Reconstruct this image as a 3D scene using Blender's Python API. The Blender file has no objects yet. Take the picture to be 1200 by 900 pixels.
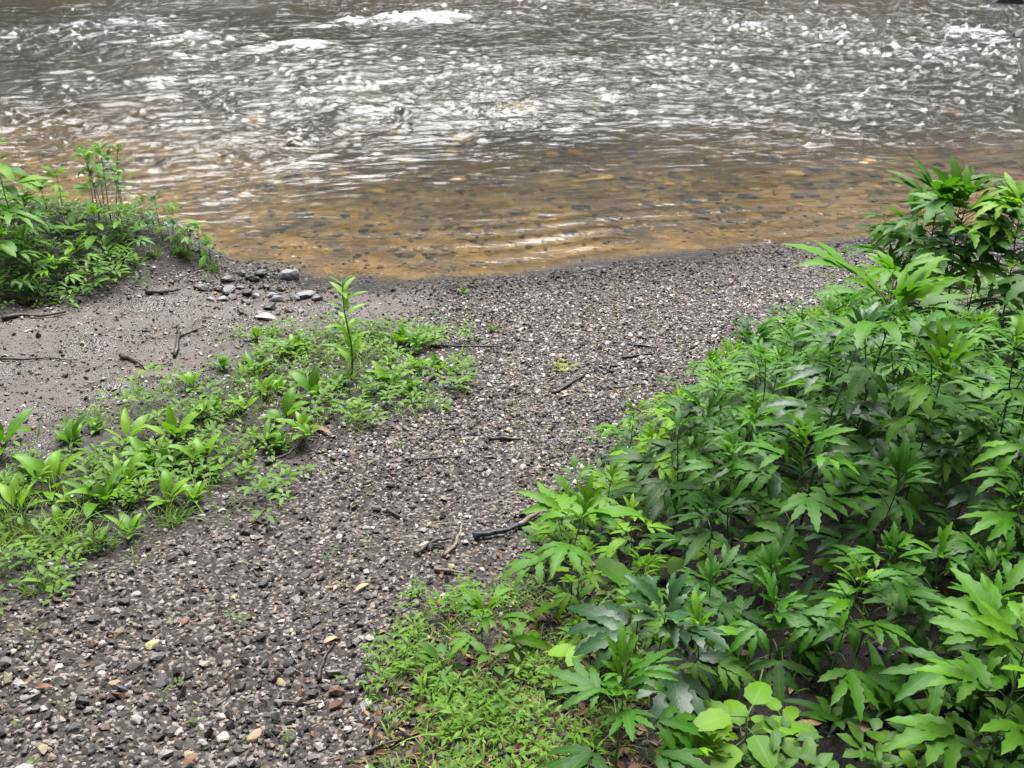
import bpy, math, random
import numpy as np
from mathutils import Vector, Matrix

rnd = random.Random(7)
nr = np.random.default_rng(11)
sc = bpy.context.scene
COL = sc.collection
R = math.radians

# ------------------------------------------------------------------ camera
CAM = Vector((0.0, 0.0, 1.72)); PITCH = R(27.0); F = 1200.0
FWD = Vector((0, math.cos(PITCH), -math.sin(PITCH))); UP = Vector((0, math.sin(PITCH), math.cos(PITCH)))
WATER = -0.5
cd = bpy.data.cameras.new('camera'); cam = bpy.data.objects.new('camera', cd); COL.objects.link(cam)
cam.location = CAM; cam.rotation_euler = (R(90) - PITCH, 0, 0)
cd.sensor_width = 36; cd.lens = 36; cd.clip_start = 0.05; cd.clip_end = 1000
sc.camera = cam

def ray(px, py):
    return FWD + Vector((1, 0, 0)) * ((px - 600) / F) + UP * ((450 - py) / F)
def plane_hit(px, py, z):
    d = ray(px, py); t = (z - CAM.z) / d.z
    return CAM + d * t
def project(p):
    v = Vector(p) - CAM; q = v.dot(FWD)
    return 600 + F * v.x / q, 450 - F * v.dot(UP) / q

# ------------------------------------------------------------------ noise helpers
_tab = nr.random((8, 256, 256))
def vn(x, y, freq, k=0):
    x = np.asarray(x, float) * freq + 37.1 * k; y = np.asarray(y, float) * freq + 11.7 * k
    xi = np.floor(x).astype(int); yi = np.floor(y).astype(int)
    fx = x - xi; fy = y - yi
    fx = fx * fx * (3 - 2 * fx); fy = fy * fy * (3 - 2 * fy)
    T = _tab[k % 8]
    a = T[xi & 255, yi & 255]; b = T[(xi + 1) & 255, yi & 255]
    c = T[xi & 255, (yi + 1) & 255]; d = T[(xi + 1) & 255, (yi + 1) & 255]
    return (a * (1 - fx) + b * fx) * (1 - fy) + (c * (1 - fx) + d * fx) * fy - 0.5
def sm(a, b, x):
    t = np.clip((np.asarray(x, float) - a) / (b - a), 0, 1)
    return t * t * (3 - 2 * t)

# ------------------------------------------------------------------ terrain height
SHORE_PX = [(-260, 200), (-80, 215), (0, 222), (100, 244), (190, 262), (258, 306), (335, 318), (395, 327), (480, 328),
            (600, 323), (700, 306), (820, 293), (950, 284), (1060, 276), (1200, 268), (1400, 262)]
_sh = [plane_hit(x, y, WATER) for x, y in SHORE_PX]
SX = np.array([p.x for p in _sh]); SY = np.array([p.y for p in _sh])
_o = np.argsort(SX); SX = SX[_o]; SY = SY[_o]
def shore(x):
    return np.interp(x, SX, SY)
_mc = plane_hit(20, 285, -0.35)
_rc = plane_hit(1150, 560, -0.1)
def height(x, y, fine=True):
    x = np.asarray(x, float); y = np.asarray(y, float)
    d = shore(x) - .10 + 0.14 * vn(x, y, 1.7, 1) + 0.17 * vn(x, y, 3.7, 2) + .08 * vn(x, y, 11, 4) - y          # >0 on land
    land = 0.085 * np.minimum(d, 0.8) + 0.128 * np.maximum(d - 0.8, 0)
    land = np.where(d > 4.5, 0.085 * .8 + .128 * 3.7 + 0.03 * (d - 4.5), land)
    w = -d
    bed = -(0.10 * np.minimum(w, 1.4) + 0.16 * np.clip(w - 1.4, 0, 2.4) + 0.02 * np.clip(w - 3.8, 0, 6))
    bed = bed + 0.10 * vn(x, y, 0.8, 3) * sm(0.6, 2.5, w) + 0.04 * vn(x, y, 3.1, 4) * sm(.3, 2, w)
    h = WATER + np.where(d > 0, land, bed)
    # far bank
    h = h + sm(20.6, 22.6, y + 0.8 * vn(x, y, .35, 5)) * 1.9 + sm(22, 60, y) * 6
    # left bank mound and rise under the right-hand plants
    m = np.exp(-(((x - _mc.x + .25) / 1.15) ** 2 + ((y - _mc.y) / 0.72) ** 2) ** 1.5)
    h = h + 0.27 * m * (1 + .5 * vn(x, y, 3, 6))
    h = h + 0.16 * sm(0.7, 2.6, x) * sm(5.4, 4.0, y) * (d > 0)
    # small ruts and humps on land
    h = h + np.where(d > .05, sm(.05, .6, d), 0) * (0.05 * vn(x, y, 1.3, 7) + 0.028 * vn(x, y, 4.3, 3))
    if fine:
        h = h + 0.010 * vn(x, y, 17, 2) + 0.006 * vn(x, y, 41, 5) + np.where(x < -.7, .034 * vn(x, y, 8.5, 6) + .02 * vn(x, y, 3.1, 1), 0)
    return h
def hz(x, y):
    return float(height(x, y))
def ground(px, py):
    d = ray(px, py); t = 0.6
    prev = t
    while t < 60:
        p = CAM + d * t
        if p.z < hz(p.x, p.y): break
        prev = t; t *= 1.012
    for _ in range(14):
        m = (prev + t) / 2; p = CAM + d * m
        if p.z < hz(p.x, p.y): t = m
        else: prev = m
    p = CAM + d * t
    return Vector((p.x, p.y, hz(p.x, p.y)))

def poly_world(pts):
    return np.array([ground(*p)[:2] for p in pts])
def inside(poly, x, y):
    x = np.asarray(x, float); y = np.asarray(y, float); r = np.zeros(x.shape, bool)
    n = len(poly); j = n - 1
    for i in range(n):
        xi, yi = poly[i]; xj, yj = poly[j]
        c = ((yi > y) != (yj > y)) & (x < (xj - xi) * (y - yi) / (yj - yi + 1e-12) + xi)
        r ^= c; j = i
    return r
def soft(poly, x, y, w=.18):
    a = 0
    for k in range(6):
        ox = w * 1.6 * vn(x, y, 2.3 + k, k) + w * .5 * math.cos(k * 1.05); oy = w * 1.6 * vn(x, y, 2.9 + k, k + 1) + w * .5 * math.sin(k * 1.05)
        a = a + inside(poly, x + ox, y + oy)
    return a / 6.0
P_MUD = poly_world([(-150, 365), (0, 362), (120, 350), (185, 338), (300, 335), (400, 336), (480, 338), (520, 352), (440, 385), (330, 392), (285, 430), (215, 470), (110, 515), (0, 548), (-150, 580)])
P_STAND = poly_world([(440, 1000), (470, 800), (540, 715), (620, 650), (690, 570), (740, 510), (800, 455), (870, 410), (950, 360), (1040, 335), (1300, 325), (1500, 1000)])
P_BAND = poly_world([(-150, 560), (60, 520), (180, 470), (290, 395), (400, 378), (520, 388), (560, 425), (480, 470), (400, 520), (300, 575), (200, 620), (100, 660), (0, 710), (-150, 760)])
P_BANK = poly_world([(-150, 370), (0, 368), (110, 352), (180, 330), (255, 318), (262, 306), (190, 264), (100, 248), (0, 226), (-150, 215)])
P_COVER = poly_world([(415, 1000), (430, 800), (470, 740), (520, 700), (600, 690), (700, 720), (760, 800), (800, 1000)])

# ------------------------------------------------------------------ object helpers
def tag(o, label=None, cat=None, group=None, kind=None):
    if label: o['label'] = label
    if cat: o['category'] = cat
    if group: o['group'] = group
    if kind: o['kind'] = kind
    return o
def thing(name, label, cat, loc=(0, 0, 0), rot=(0, 0, 0), group=None):
    o = bpy.data.objects.new(name, None); COL.objects.link(o)
    o.empty_display_size = .05
    o.location = loc; o.rotation_euler = rot
    return tag(o, label, cat, group)
def link_mesh(name, me, parent=None, loc=None, rot=None, scale=None):
    o = bpy.data.objects.new(name, me); COL.objects.link(o)
    if parent: o.parent = parent
    if loc is not None: o.location = loc
    if rot is not None: o.rotation_euler = rot
    if scale is not None: o.scale = (scale,) * 3 if isinstance(scale, (int, float)) else scale
    return o
def np_mesh(name, V, Fc, mat, smooth=False, tint=None):
    """V (n,3), Fc (m,k) -> mesh"""
    me = bpy.data.meshes.new(name)
    V = np.ascontiguousarray(V, np.float32); Fc = np.ascontiguousarray(Fc, np.int32)
    k = Fc.shape[1]
    me.vertices.add(len(V)); me.vertices.foreach_set('co', V.ravel())
    me.loops.add(Fc.size); me.loops.foreach_set('vertex_index', Fc.ravel())
    me.polygons.add(len(Fc)); me.polygons.foreach_set('loop_start', np.arange(len(Fc), dtype=np.int32) * k)
    try: me.polygons.foreach_set('loop_total', np.full(len(Fc), k, np.int32))
    except Exception: pass
    me.polygons.foreach_set('use_smooth', np.full(len(Fc), smooth))
    me.update(calc_edges=True)
    if tint is not None:
        a = me.attributes.new('tint', 'FLOAT_COLOR', 'POINT')
        c = np.ones((len(V), 4), np.float32); c[:, :3] = tint
        a.data.foreach_set('color', c.ravel())
    me.materials.append(mat)
    return me

# ------------------------------------------------------------------ node helpers
def mat_new(name):
    m = bpy.data.materials.new(name); m.use_nodes = True
    nt = m.node_tree; nt.nodes.clear()
    out = nt.nodes.new('ShaderNodeOutputMaterial')
    return m, nt, out
def N(nt, typ, **kw):
    n = nt.nodes.new('ShaderNode' + typ)
    for k, v in kw.items():
        if k in n.inputs.keys() if isinstance(k, str) else False: n.inputs[k].default_value = v
        else: setattr(n, k, v)
    return n
def L(nt, a, b): nt.links.new(a, b)
def ramp(nt, fac, stops):
    r = nt.nodes.new('ShaderNodeValToRGB'); e = r.color_ramp.elements
    while len(e) < len(stops): e.new(.5)
    for i, (p, c) in enumerate(stops):
        e[i].position = p; e[i].color = (*c, 1) if len(c) == 3 else c
    L(nt, fac, r.inputs['Fac']); return r.outputs['Color']
def mixc(nt, fac, a, b, blend='MIX'):
    m = nt.nodes.new('ShaderNodeMix'); m.data_type = 'RGBA'; m.blend_type = blend
    for s, v in ((0, fac), (6, a), (7, b)):
        if hasattr(v, 'links') or hasattr(v, 'is_linked'): L(nt, v, m.inputs[s])
        else: m.inputs[s].default_value = v if s == 0 else ((*v, 1) if len(v) == 3 else v)
    return m.outputs[2]
def math_(nt, op, a, b=None, clamp=False):
    m = nt.nodes.new('ShaderNodeMath'); m.operation = op; m.use_clamp = clamp
    for i, v in enumerate((a, b)):
        if v is None: continue
        if hasattr(v, 'is_linked'): L(nt, v, m.inputs[i])
        else: m.inputs[i].default_value = v
    return m.outputs[0]
def noise(nt, vec, scale, detail=4, rough=.55):
    n = nt.nodes.new('ShaderNodeTexNoise'); n.inputs['Scale'].default_value = scale
    n.inputs['Detail'].default_value = detail; n.inputs['Roughness'].default_value = rough
    if vec is not None: L(nt, vec, n.inputs['Vector'])
    return n.outputs['Fac']
def geo_pos(nt):
    g = nt.nodes.new('ShaderNodeNewGeometry'); return g.outputs['Position']
def objco(nt):
    g = nt.nodes.new('ShaderNodeTexCoord'); return g.outputs['Object']
def attr(nt, name):
    a = nt.nodes.new('ShaderNodeAttribute'); a.attribute_name = name; return a
def bump(nt, h, strength, dist, nrm=None):
    b = nt.nodes.new('ShaderNodeBump'); b.inputs['Strength'].default_value = strength; b.inputs['Distance'].default_value = dist
    L(nt, h, b.inputs['Height'])
    if nrm is not None: L(nt, nrm, b.inputs['Normal'])
    return b.outputs['Normal']
def principled(nt, out, base, rough=.6, spec=.5, nrm=None):
    p = nt.nodes.new('ShaderNodeBsdfPrincipled')
    if hasattr(base, 'is_linked'): L(nt, base, p.inputs['Base Color'])
    else: p.inputs['Base Color'].default_value = (*base, 1)
    if hasattr(rough, 'is_linked'): L(nt, rough, p.inputs['Roughness'])
    else: p.inputs['Roughness'].default_value = rough
    p.inputs['Specular IOR Level'].default_value = spec
    if nrm is not None: L(nt, nrm, p.inputs['Normal'])
    if out is not None: L(nt, p.outputs[0], out.inputs['Surface'])
    return p

# ------------------------------------------------------------------ materials
def leaf_material(name, dark, mid, light, rough=.46, trans=.32, vein=14, spec=.2):
    m, nt, out = mat_new(name)
    t = attr(nt, 'tint'); oi = nt.nodes.new('ShaderNodeObjectInfo')
    sep = nt.nodes.new('ShaderNodeSeparateColor'); L(nt, t.outputs['Color'], sep.inputs[0])
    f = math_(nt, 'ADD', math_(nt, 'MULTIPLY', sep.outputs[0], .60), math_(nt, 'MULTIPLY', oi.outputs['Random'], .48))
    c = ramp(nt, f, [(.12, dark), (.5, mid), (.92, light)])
    nz = noise(nt, objco(nt), 28, 4)
    c = mixc(nt, math_(nt, 'MULTIPLY', nz, .75), c, mixc(nt, 1, c, (.62, .72, .55), 'MULTIPLY'))
    uv = nt.nodes.new('ShaderNodeUVMap'); sx = nt.nodes.new('ShaderNodeSeparateXYZ'); L(nt, uv.outputs[0], sx.inputs[0])
    u = math_(nt, 'ABSOLUTE', math_(nt, 'SUBTRACT', sx.outputs[0], .5))
    mid_ = math_(nt, 'LESS_THAN', u, .035)
    side = math_(nt, 'PINGPONG', math_(nt, 'SUBTRACT', math_(nt, 'MULTIPLY', sx.outputs[1], vein), math_(nt, 'MULTIPLY', u, vein * .55)), .5)
    side = math_(nt, 'MULTIPLY', side, 2)
    vs = math_(nt, 'SUBTRACT', 1, math_(nt, 'MULTIPLY', side, 5), clamp=True)
    v = math_(nt, 'MAXIMUM', mid_, math_(nt, 'MULTIPLY', vs, .55))
    c = mixc(nt, math_(nt, 'MULTIPLY', v, .30), c, light)
    nb = bump(nt, math_(nt, 'ADD', math_(nt, 'MULTIPLY', side, .05), math_(nt, 'MULTIPLY', nz, .8)), .5, .004)
    p = principled(nt, None, c, rough, spec, nb)
    tr = nt.nodes.new('ShaderNodeBsdfTranslucent')
    L(nt, mixc(nt, 1, c, (1.25, 1.35, .55), 'MULTIPLY'), tr.inputs[0]); L(nt, nb, tr.inputs['Normal'])
    mx = nt.nodes.new('ShaderNodeMixShader'); mx.inputs[0].default_value = trans
    L(nt, p.outputs[0], mx.inputs[1]); L(nt, tr.outputs[0], mx.inputs[2]); L(nt, mx.outputs[0], out.inputs[0])
    return m
M_CONE = leaf_material('coneflower_leaf', (.014, .062, .006), (.046, .155, .010), (.135, .300, .016))
M_CONEPALE = leaf_material('young_coneflower_leaf', (.050, .155, .008), (.115, .265, .012), (.215, .390, .020), trans=.42)
M_BLUE = leaf_material('bluish_leaf', (.020, .062, .024), (.042, .115, .038), (.085, .190, .058), rough=.36, spec=.35)
M_DOCK = leaf_material('dock_leaf', (.045, .130, .012), (.100, .235, .018), (.190, .350, .030), rough=.38, vein=10)
M_WEED = leaf_material('weed_leaf', (.045, .115, .012), (.105, .220, .020), (.210, .340, .040), rough=.42, trans=.38)
M_GRASS = leaf_material('grass_blade', (.060, .120, .020), (.120, .220, .030), (.230, .340, .060), rough=.45, vein=1)
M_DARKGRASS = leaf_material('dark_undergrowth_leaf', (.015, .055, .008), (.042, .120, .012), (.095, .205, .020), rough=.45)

def plain(name, cols, scale=30, rough=.6, bstr=.6, bdist=.003, spec=.4, stretch=None):
    m, nt, out = mat_new(name)
    co = objco(nt)
    if stretch:
        mp = nt.nodes.new('ShaderNodeMapping'); mp.inputs['Scale'].default_value = stretch; L(nt, co, mp.inputs[0]); co = mp.outputs[0]
    n1 = noise(nt, co, scale, 6, .65)
    c = ramp(nt, n1, [(.3, cols[0]), (.5, cols[1]), (.7, cols[2])])
    principled(nt, out, c, rough, spec, bump(nt, n1, bstr, bdist))
    return m
M_STEM = plain('green_stem', [(.03, .07, .02), (.06, .12, .03), (.10, .16, .05)], 20, .5)
M_STEMD = plain('dark_stem', [(.018, .030, .012), (.03, .05, .02), (.06, .08, .035)], 20, .5)
M_TWIG = plain('dark_wet_twig', [(.012, .010, .009), (.03, .024, .02), (.07, .058, .05)], 60, .5)
M_TWIGP = plain('pale_dry_twig', [(.07, .05, .038), (.15, .115, .088), (.28, .23, .19)], 50, .7)
M_CHAR = plain('charred_wood', [(.008, .009, .013), (.022, .026, .038), (.07, .08, .115)], 60, .5, .9, .004, .4)
M_STONEL = plain('pale_stone', [(.22, .205, .19), (.35, .33, .30), (.52, .49, .45)], 40, .6)
M_STONEG = plain('grey_stone', [(.08, .08, .085), (.17, .17, .18), (.30, .29, .30)], 35, .55)
M_STONED = plain('dark_wet_stone', [(.02, .02, .022), (.05, .048, .05), (.11, .105, .105)], 30, .32)
M_STONET = plain('tan_stone', [(.16, .12, .07), (.28, .21, .13), (.40, .33, .22)], 40, .6)
M_STONEY = plain('yellowish_stone', [(.25, .22, .10), (.40, .36, .18), (.52, .48, .28)], 40, .6)
M_AMBER = plain('amber_stone', [(.55, .20, .015), (.78, .36, .04), (.88, .52, .10)], 25, .6)
M_OCHRE = plain('ochre_stone', [(.30, .15, .02), (.45, .25, .05), (.60, .38, .10)], 25, .6)
M_DEADR = plain('red_brown_dead_leaf', [(.06, .022, .010), (.13, .050, .022), (.23, .105, .05)], 50, .6)
M_DEADT = plain('tan_dead_leaf', [(.20, .11, .05), (.36, .22, .11), (.52, .36, .21)], 50, .6)
M_DEADY = plain('yellow_dead_leaf', [(.35, .25, .03), (.55, .42, .05), (.70, .58, .12)], 40, .5)
M_DEADP = plain('pale_dead_leaf', [(.35, .26, .17), (.52, .40, .28), (.66, .55, .42)], 40, .6)
M_BARK = plain('tree_bark', [(.03, .025, .02), (.08, .065, .05), (.15, .13, .10)], 8, .85, .9, .03)
M_MOSS = plain('moss', [(.06, .08, .015), (.14, .16, .03), (.24, .25, .06)], 90, .85, .9, .004)

# ground
def ground_material():
    m, nt, out = mat_new('ground_surface')
    pos = geo_pos(nt); mk = attr(nt, 'zone')
    sep = nt.nodes.new('ShaderNodeSeparateColor'); L(nt, mk.outputs['Color'], sep.inputs[0])
    mud, soil, bed = sep.outputs[0], sep.outputs[1], sep.outputs[2]
    vor = nt.nodes.new('ShaderNodeTexVoronoi'); vor.inputs['Scale'].default_value = 105; L(nt, pos, vor.inputs['Vector'])
    vor2 = nt.nodes.new('ShaderNodeTexVoronoi'); vor2.inputs['Scale'].default_value = 260; L(nt, pos, vor2.inputs['Vector'])
    rs = nt.nodes.new('ShaderNodeSeparateColor'); L(nt, vor.outputs['Color'], rs.inputs[0])
    grit = ramp(nt, rs.outputs[0], [(.0, (.008, .007, .006)), (.45, (.028, .023, .020)), (.75, (.070, .060, .053)), (1, (.22, .19, .17))])
    n1 = noise(nt, pos, 3.2, 6); n2 = noise(nt, pos, 34, 6, .7); n3 = noise(nt, pos, 140, 3, .7)
    mudc = ramp(nt, n1, [(.30, (.012, .008, .005)), (.5, (.038, .026, .018)), (.7, (.080, .059, .045))])
    mudc = mixc(nt, math_(nt, 'MULTIPLY', n2, .7), mudc, ramp(nt, n3, [(.35, (.025, .020, .016)), (.65, (.125, .104, .090))]))
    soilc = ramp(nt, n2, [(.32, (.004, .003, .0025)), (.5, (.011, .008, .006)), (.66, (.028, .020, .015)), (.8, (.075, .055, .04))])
    bedn = noise(nt, pos, 2.1, 8, .65)
    vb = nt.nodes.new('ShaderNodeTexVoronoi'); vb.inputs['Scale'].default_value = 17; wn = nt.nodes.new('ShaderNodeTexNoise'); wn.inputs['Scale'].default_value = 5; L(nt, pos, wn.inputs['Vector']); wa = nt.nodes.new('ShaderNodeVectorMath'); wa.operation = 'MULTIPLY_ADD'; L(nt, wn.outputs['Color'], wa.inputs[0]); wa.inputs[1].default_value = (.25, .25, 0); L(nt, pos, wa.inputs[2]); L(nt, wa.outputs[0], vb.inputs['Vector'])
    bs = nt.nodes.new('ShaderNodeSeparateColor'); L(nt, vb.outputs['Color'], bs.inputs[0])
    bedc = ramp(nt, bedn, [(.34, (.045, .022, .004)), (.5, (.145, .074, .010)), (.66, (.31, .165, .022))])
    bedc = mixc(nt, math_(nt, 'MULTIPLY', n1, .6), bedc, ramp(nt, bs.outputs[0], [(0, (.024, .015, .005)), (.5, (.13, .070, .013)), (1, (.34, .19, .035))]))
    sz_ = nt.nodes.new('ShaderNodeSeparateXYZ'); L(nt, pos, sz_.inputs[0])
    wet = math_(nt, 'SUBTRACT', 1, math_(nt, 'MULTIPLY', math_(nt, 'ADD', sz_.outputs[2], .515), 16), clamp=True)
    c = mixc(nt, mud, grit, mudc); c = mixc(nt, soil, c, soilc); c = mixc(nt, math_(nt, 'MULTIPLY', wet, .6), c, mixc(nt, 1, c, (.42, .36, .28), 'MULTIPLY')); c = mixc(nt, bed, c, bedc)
    alg = math_(nt, 'MULTIPLY', math_(nt, 'SUBTRACT', math_(nt, 'ADD', math_(nt, 'MULTIPLY', sz_.outputs[2], -1), math_(nt, 'MULTIPLY', n1, .3)), .99), 4.0, clamp=True)
    c = mixc(nt, math_(nt, 'MULTIPLY', math_(nt, 'MULTIPLY', alg, bed), .88), c, ramp(nt, n2, [(.3, (.010, .014, .005)), (.7, (.045, .050, .016))]))
    hgt = math_(nt, 'ADD', math_(nt, 'MULTIPLY', math_(nt, 'SUBTRACT', 1, vor.outputs['Distance']), .8), math_(nt, 'MULTIPLY', n2, .8))
    hgt = math_(nt, 'ADD', hgt, math_(nt, 'MULTIPLY', n3, .25))
    rg = ramp(nt, n1, [(.38, (.24, .24, .24)), (.58, (.62, .62, .62))])
    sr = nt.nodes.new('ShaderNodeSeparateColor'); L(nt, rg, sr.inputs[0])
    rough = math_(nt, 'ADD', math_(nt, 'MULTIPLY', mud, math_(nt, 'SUBTRACT', sr.outputs[0], .7)), .7)
    p = principled(nt, out, c, rough, .3, bump(nt, hgt, .7, .008)); L(nt, math_(nt, 'ADD', .28, math_(nt, 'MULTIPLY', mud, .20)), p.inputs['Specular IOR Level'])
    return m
def pebble_material():
    m, nt, out = mat_new('gravel')
    t = attr(nt, 'tint'); n1 = noise(nt, geo_pos(nt), 220, 3, .7)
    c = mixc(nt, .55, t.outputs['Color'], mixc(nt, 1, t.outputs['Color'], ramp(nt, n1, [(.3, (.45, .45, .45)), (.7, (1.35, 1.33, 1.3))]), 'MULTIPLY'))
    principled(nt, out, c, .55, .3, bump(nt, n1, .5, .002))
    return m
M_GROUND = ground_material(); M_PEB = pebble_material()
def litter_material():
    m, nt, out = mat_new('litter')
    t = attr(nt, 'tint'); principled(nt, out, t.outputs['Color'], .6, .35); return m
M_LITTER = litter_material()

def water_material():
    m, nt, out = mat_new('river_water')
    pos = geo_pos(nt); fo = attr(nt, 'foam')
    g = nt.nodes.new('ShaderNodeBsdfGlass'); g.inputs['IOR'].default_value = 1.333; g.inputs['Roughness'].default_value = 0.0
    g.inputs['Color'].default_value = (.97, .97, .95, 1)
    mp = nt.nodes.new('ShaderNodeMapping'); mp.inputs['Scale'].default_value = (.55, 1.2, 1); L(nt, pos, mp.inputs[0])
    n1 = noise(nt, mp.outputs[0], 13, 4, .6); n2 = noise(nt, mp.outputs[0], 42, 3, .6)
    ch = attr(nt, 'chop')
    hh = math_(nt, 'MULTIPLY', math_(nt, 'ADD', n1, math_(nt, 'MULTIPLY', n2, .35)), ch.outputs['Fac'])
    b = bump(nt, hh, 1.0, .014)
    L(nt, b, g.inputs['Normal'])
    mf = nt.nodes.new('ShaderNodeMapping'); mf.inputs['Scale'].default_value = (.5, 1, 1); L(nt, pos, mf.inputs[0])
    n3 = noise(nt, mf.outputs[0], 34, 8, .8)
    f = math_(nt, 'MULTIPLY', math_(nt, 'SUBTRACT', math_(nt, 'ADD', fo.outputs['Fac'], n3), .86), 5.0, clamp=True)
    f = math_(nt, 'MULTIPLY', f, .88)
    d = nt.nodes.new('ShaderNodeBsdfPrincipled'); d.inputs['Base Color'].default_value = (.86, .88, .90, 1); d.inputs['Roughness'].default_value = .45
    L(nt, bump(nt, n3, .9, .03), d.inputs['Normal'])
    mx = nt.nodes.new('ShaderNodeMixShader'); L(nt, f, mx.inputs[0]); L(nt, g.outputs[0], mx.inputs[1]); L(nt, d.outputs[0], mx.inputs[2])
    L(nt, mx.outputs[0], out.inputs['Surface'])
    va = nt.nodes.new('ShaderNodeVolumeAbsorption'); va.inputs['Color'].default_value = (.47, .50, .20, 1); va.inputs['Density'].default_value = 2.1
    L(nt, va.outputs[0], out.inputs['Volume'])
    return m
M_WATER = water_material()

# ------------------------------------------------------------------ terrain mesh
def axis(lo, hi, step, far, grow=1.25):
    a = list(np.arange(lo, hi + 1e-6, step)); s = step; v = a[-1]
    while v < far[1]: s *= grow; v += s; a.append(v)
    s = step; v = a[0]; b = []
    while v > far[0]: s *= grow; v -= s; b.append(v)
    return np.array(b[::-1] + a)
def grid(ax, ay):
    X, Y = np.meshgrid(ax, ay); nx, ny = len(ax), len(ay)
    i = np.arange(nx * ny).reshape(ny, nx)
    Fc = np.stack([i[:-1, :-1], i[:-1, 1:], i[1:, 1:], i[1:, :-1]], -1).reshape(-1, 4)
    return X.ravel(), Y.ravel(), Fc
gx, gy, gf = grid(axis(-4.6, 4.6, .028, (-160, 160)), axis(1.0, 8.2, .026, (-60, 220), 1.12))
gz = height(gx, gy)
zone = np.zeros((len(gx), 3), np.float32)
near = (abs(gx) < 8) & (gy < 9) & (gy > -3)
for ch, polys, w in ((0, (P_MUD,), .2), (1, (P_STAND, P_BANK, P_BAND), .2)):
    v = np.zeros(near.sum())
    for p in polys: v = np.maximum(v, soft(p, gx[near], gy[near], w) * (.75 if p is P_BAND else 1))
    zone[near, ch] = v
dsh = gy - shore(gx)
zone[:, 2] = sm(-.06, .10, dsh) * sm(-.485, -.515, gz)
zone[gy > 20.5, 1] = 1; zone[gy > 21.3, 2] = 0
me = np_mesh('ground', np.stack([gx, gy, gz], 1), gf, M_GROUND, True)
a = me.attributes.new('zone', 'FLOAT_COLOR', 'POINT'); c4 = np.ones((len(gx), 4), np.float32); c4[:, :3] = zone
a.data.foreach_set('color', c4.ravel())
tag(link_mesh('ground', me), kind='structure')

# ------------------------------------------------------------------ water mesh
def fft_field(seed, size, n, lmin, lmax, p, stretch=1.0):
    g = np.random.default_rng(seed)
    k = np.fft.fftfreq(n, size / n); KX, KY = np.meshgrid(k * stretch, k)
    K = np.hypot(KX, KY); K[0, 0] = 1
    A = K ** -p * (K > 1 / lmax) * (K < 1 / lmin)
    f = np.fft.ifft2(A * np.exp(2j * np.pi * g.random((n, n)))).real
    return f / f.std()
def samp(f, size, x, y):
    n = f.shape[0]; u = (x / size * n) % n; v = (y / size * n) % n
    i = u.astype(int); j = v.astype(int); a = u - i; b = v - j
    i %= n; j %= n; i2 = (i + 1) % n; j2 = (j + 1) % n
    return (f[j, i] * (1 - a) + f[j, i2] * a) * (1 - b) + (f[j2, i] * (1 - a) + f[j2, i2] * a) * b
FA = fft_field(3, 27., 1024, .40, 1.6, 1.2, 1.7)
FB = fft_field(5, 19., 1024, .08, .27, 1.0, 2.1)
FC = fft_field(9, 11., 1024, .05, .14, 1.2, 2.0)
rows = [5.0]
while rows[-1] < 23.5: rows.append(rows[-1] + max(.018, .0026 * rows[-1]))
wx, wy, wf = grid(axis(-12.4, 12.4, .03, (-70, 70), 1.2), np.array(rows))
off = wy - shore(wx)
off2 = off - 1.15 * np.exp(-((wx - .1) / 1.7) ** 2) * sm(6, 3, off)
calm = sm(.3, 4.2, off2 + 2.0 * sm(-.8, -2.8, wx) + .5 * vn(wx, wy, .7, 2))
patch = .72 + .9 * vn(wx, wy, .42, 4) + .5 * vn(wx, wy, 1.1, 6)
amp = .14 + .95 * calm
hA = samp(FA, 27., wx, wy); hB = samp(FB, 19., wx + .15 * hA, wy + .1 * hA); hC = samp(FC, 11., wx + .08 * hB, wy + .06 * hB)
amp2 = amp * np.clip(.45 + .6 * patch, .55, 1.35) * (1 + .25 * sm(0, 3, wx))
wz = .009 * amp * hA + .0074 * amp2 * (hB + .15 * hB ** 2) + .0034 * (amp2 * .95 + .03) * hC
# ripples running in along the shallow edge
rip = np.sin((off + .10 * vn(wx, wy, 1.6, 1) + .05 * vn(wx, wy, 4, 5)) * 2 * np.pi / .27) * (.55 + 1.3 * np.clip(vn(wx, wy, 1.1, 7), -.4, .5))
wz += .0085 * rip * sm(1.6, .5, off) * sm(-.1, .15, off)
# foam over the standing waves: (px, py, half-width px, half-height px, strength, lift)
FOAM = [(508, 22, 60, 9, .47, .05), (440, 26, 75, 8, .37, .03), (352, 54, 54, 6, .42, .035), (300, 57, 50, 5, .32, .02), (437, 134, 44, 10, .37, .03), (485, 134, 26, 6, .3, .02), (390, 140, 50, 7, .28, .01),
        (1150, 44, 58, 24, .35, .03), (1100, 62, 70, 12, .30, .03), (1010, 50, 70, 12, .32, .03), (1040, 70, 80, 10, .26, .02), (230, 44, 75, 10, .31, .03), (130, 30, 120, 16, .28, .02),
        (90, 95, 100, 16, .25, .02), (640, 68, 60, 7, .29, .02), (660, 138, 30, 6, .26, .01), (900, 32, 80, 8, .27, .02), (960, 160, 90, 12, .22, .01), (740, 45, 80, 8, .24, .01),
        (300, 160, 80, 10, .24, .01), (820, 60, 70, 9, .25, .02), (560, 100, 60, 6, .22, .01)]
foam = np.zeros(len(wx))
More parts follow.
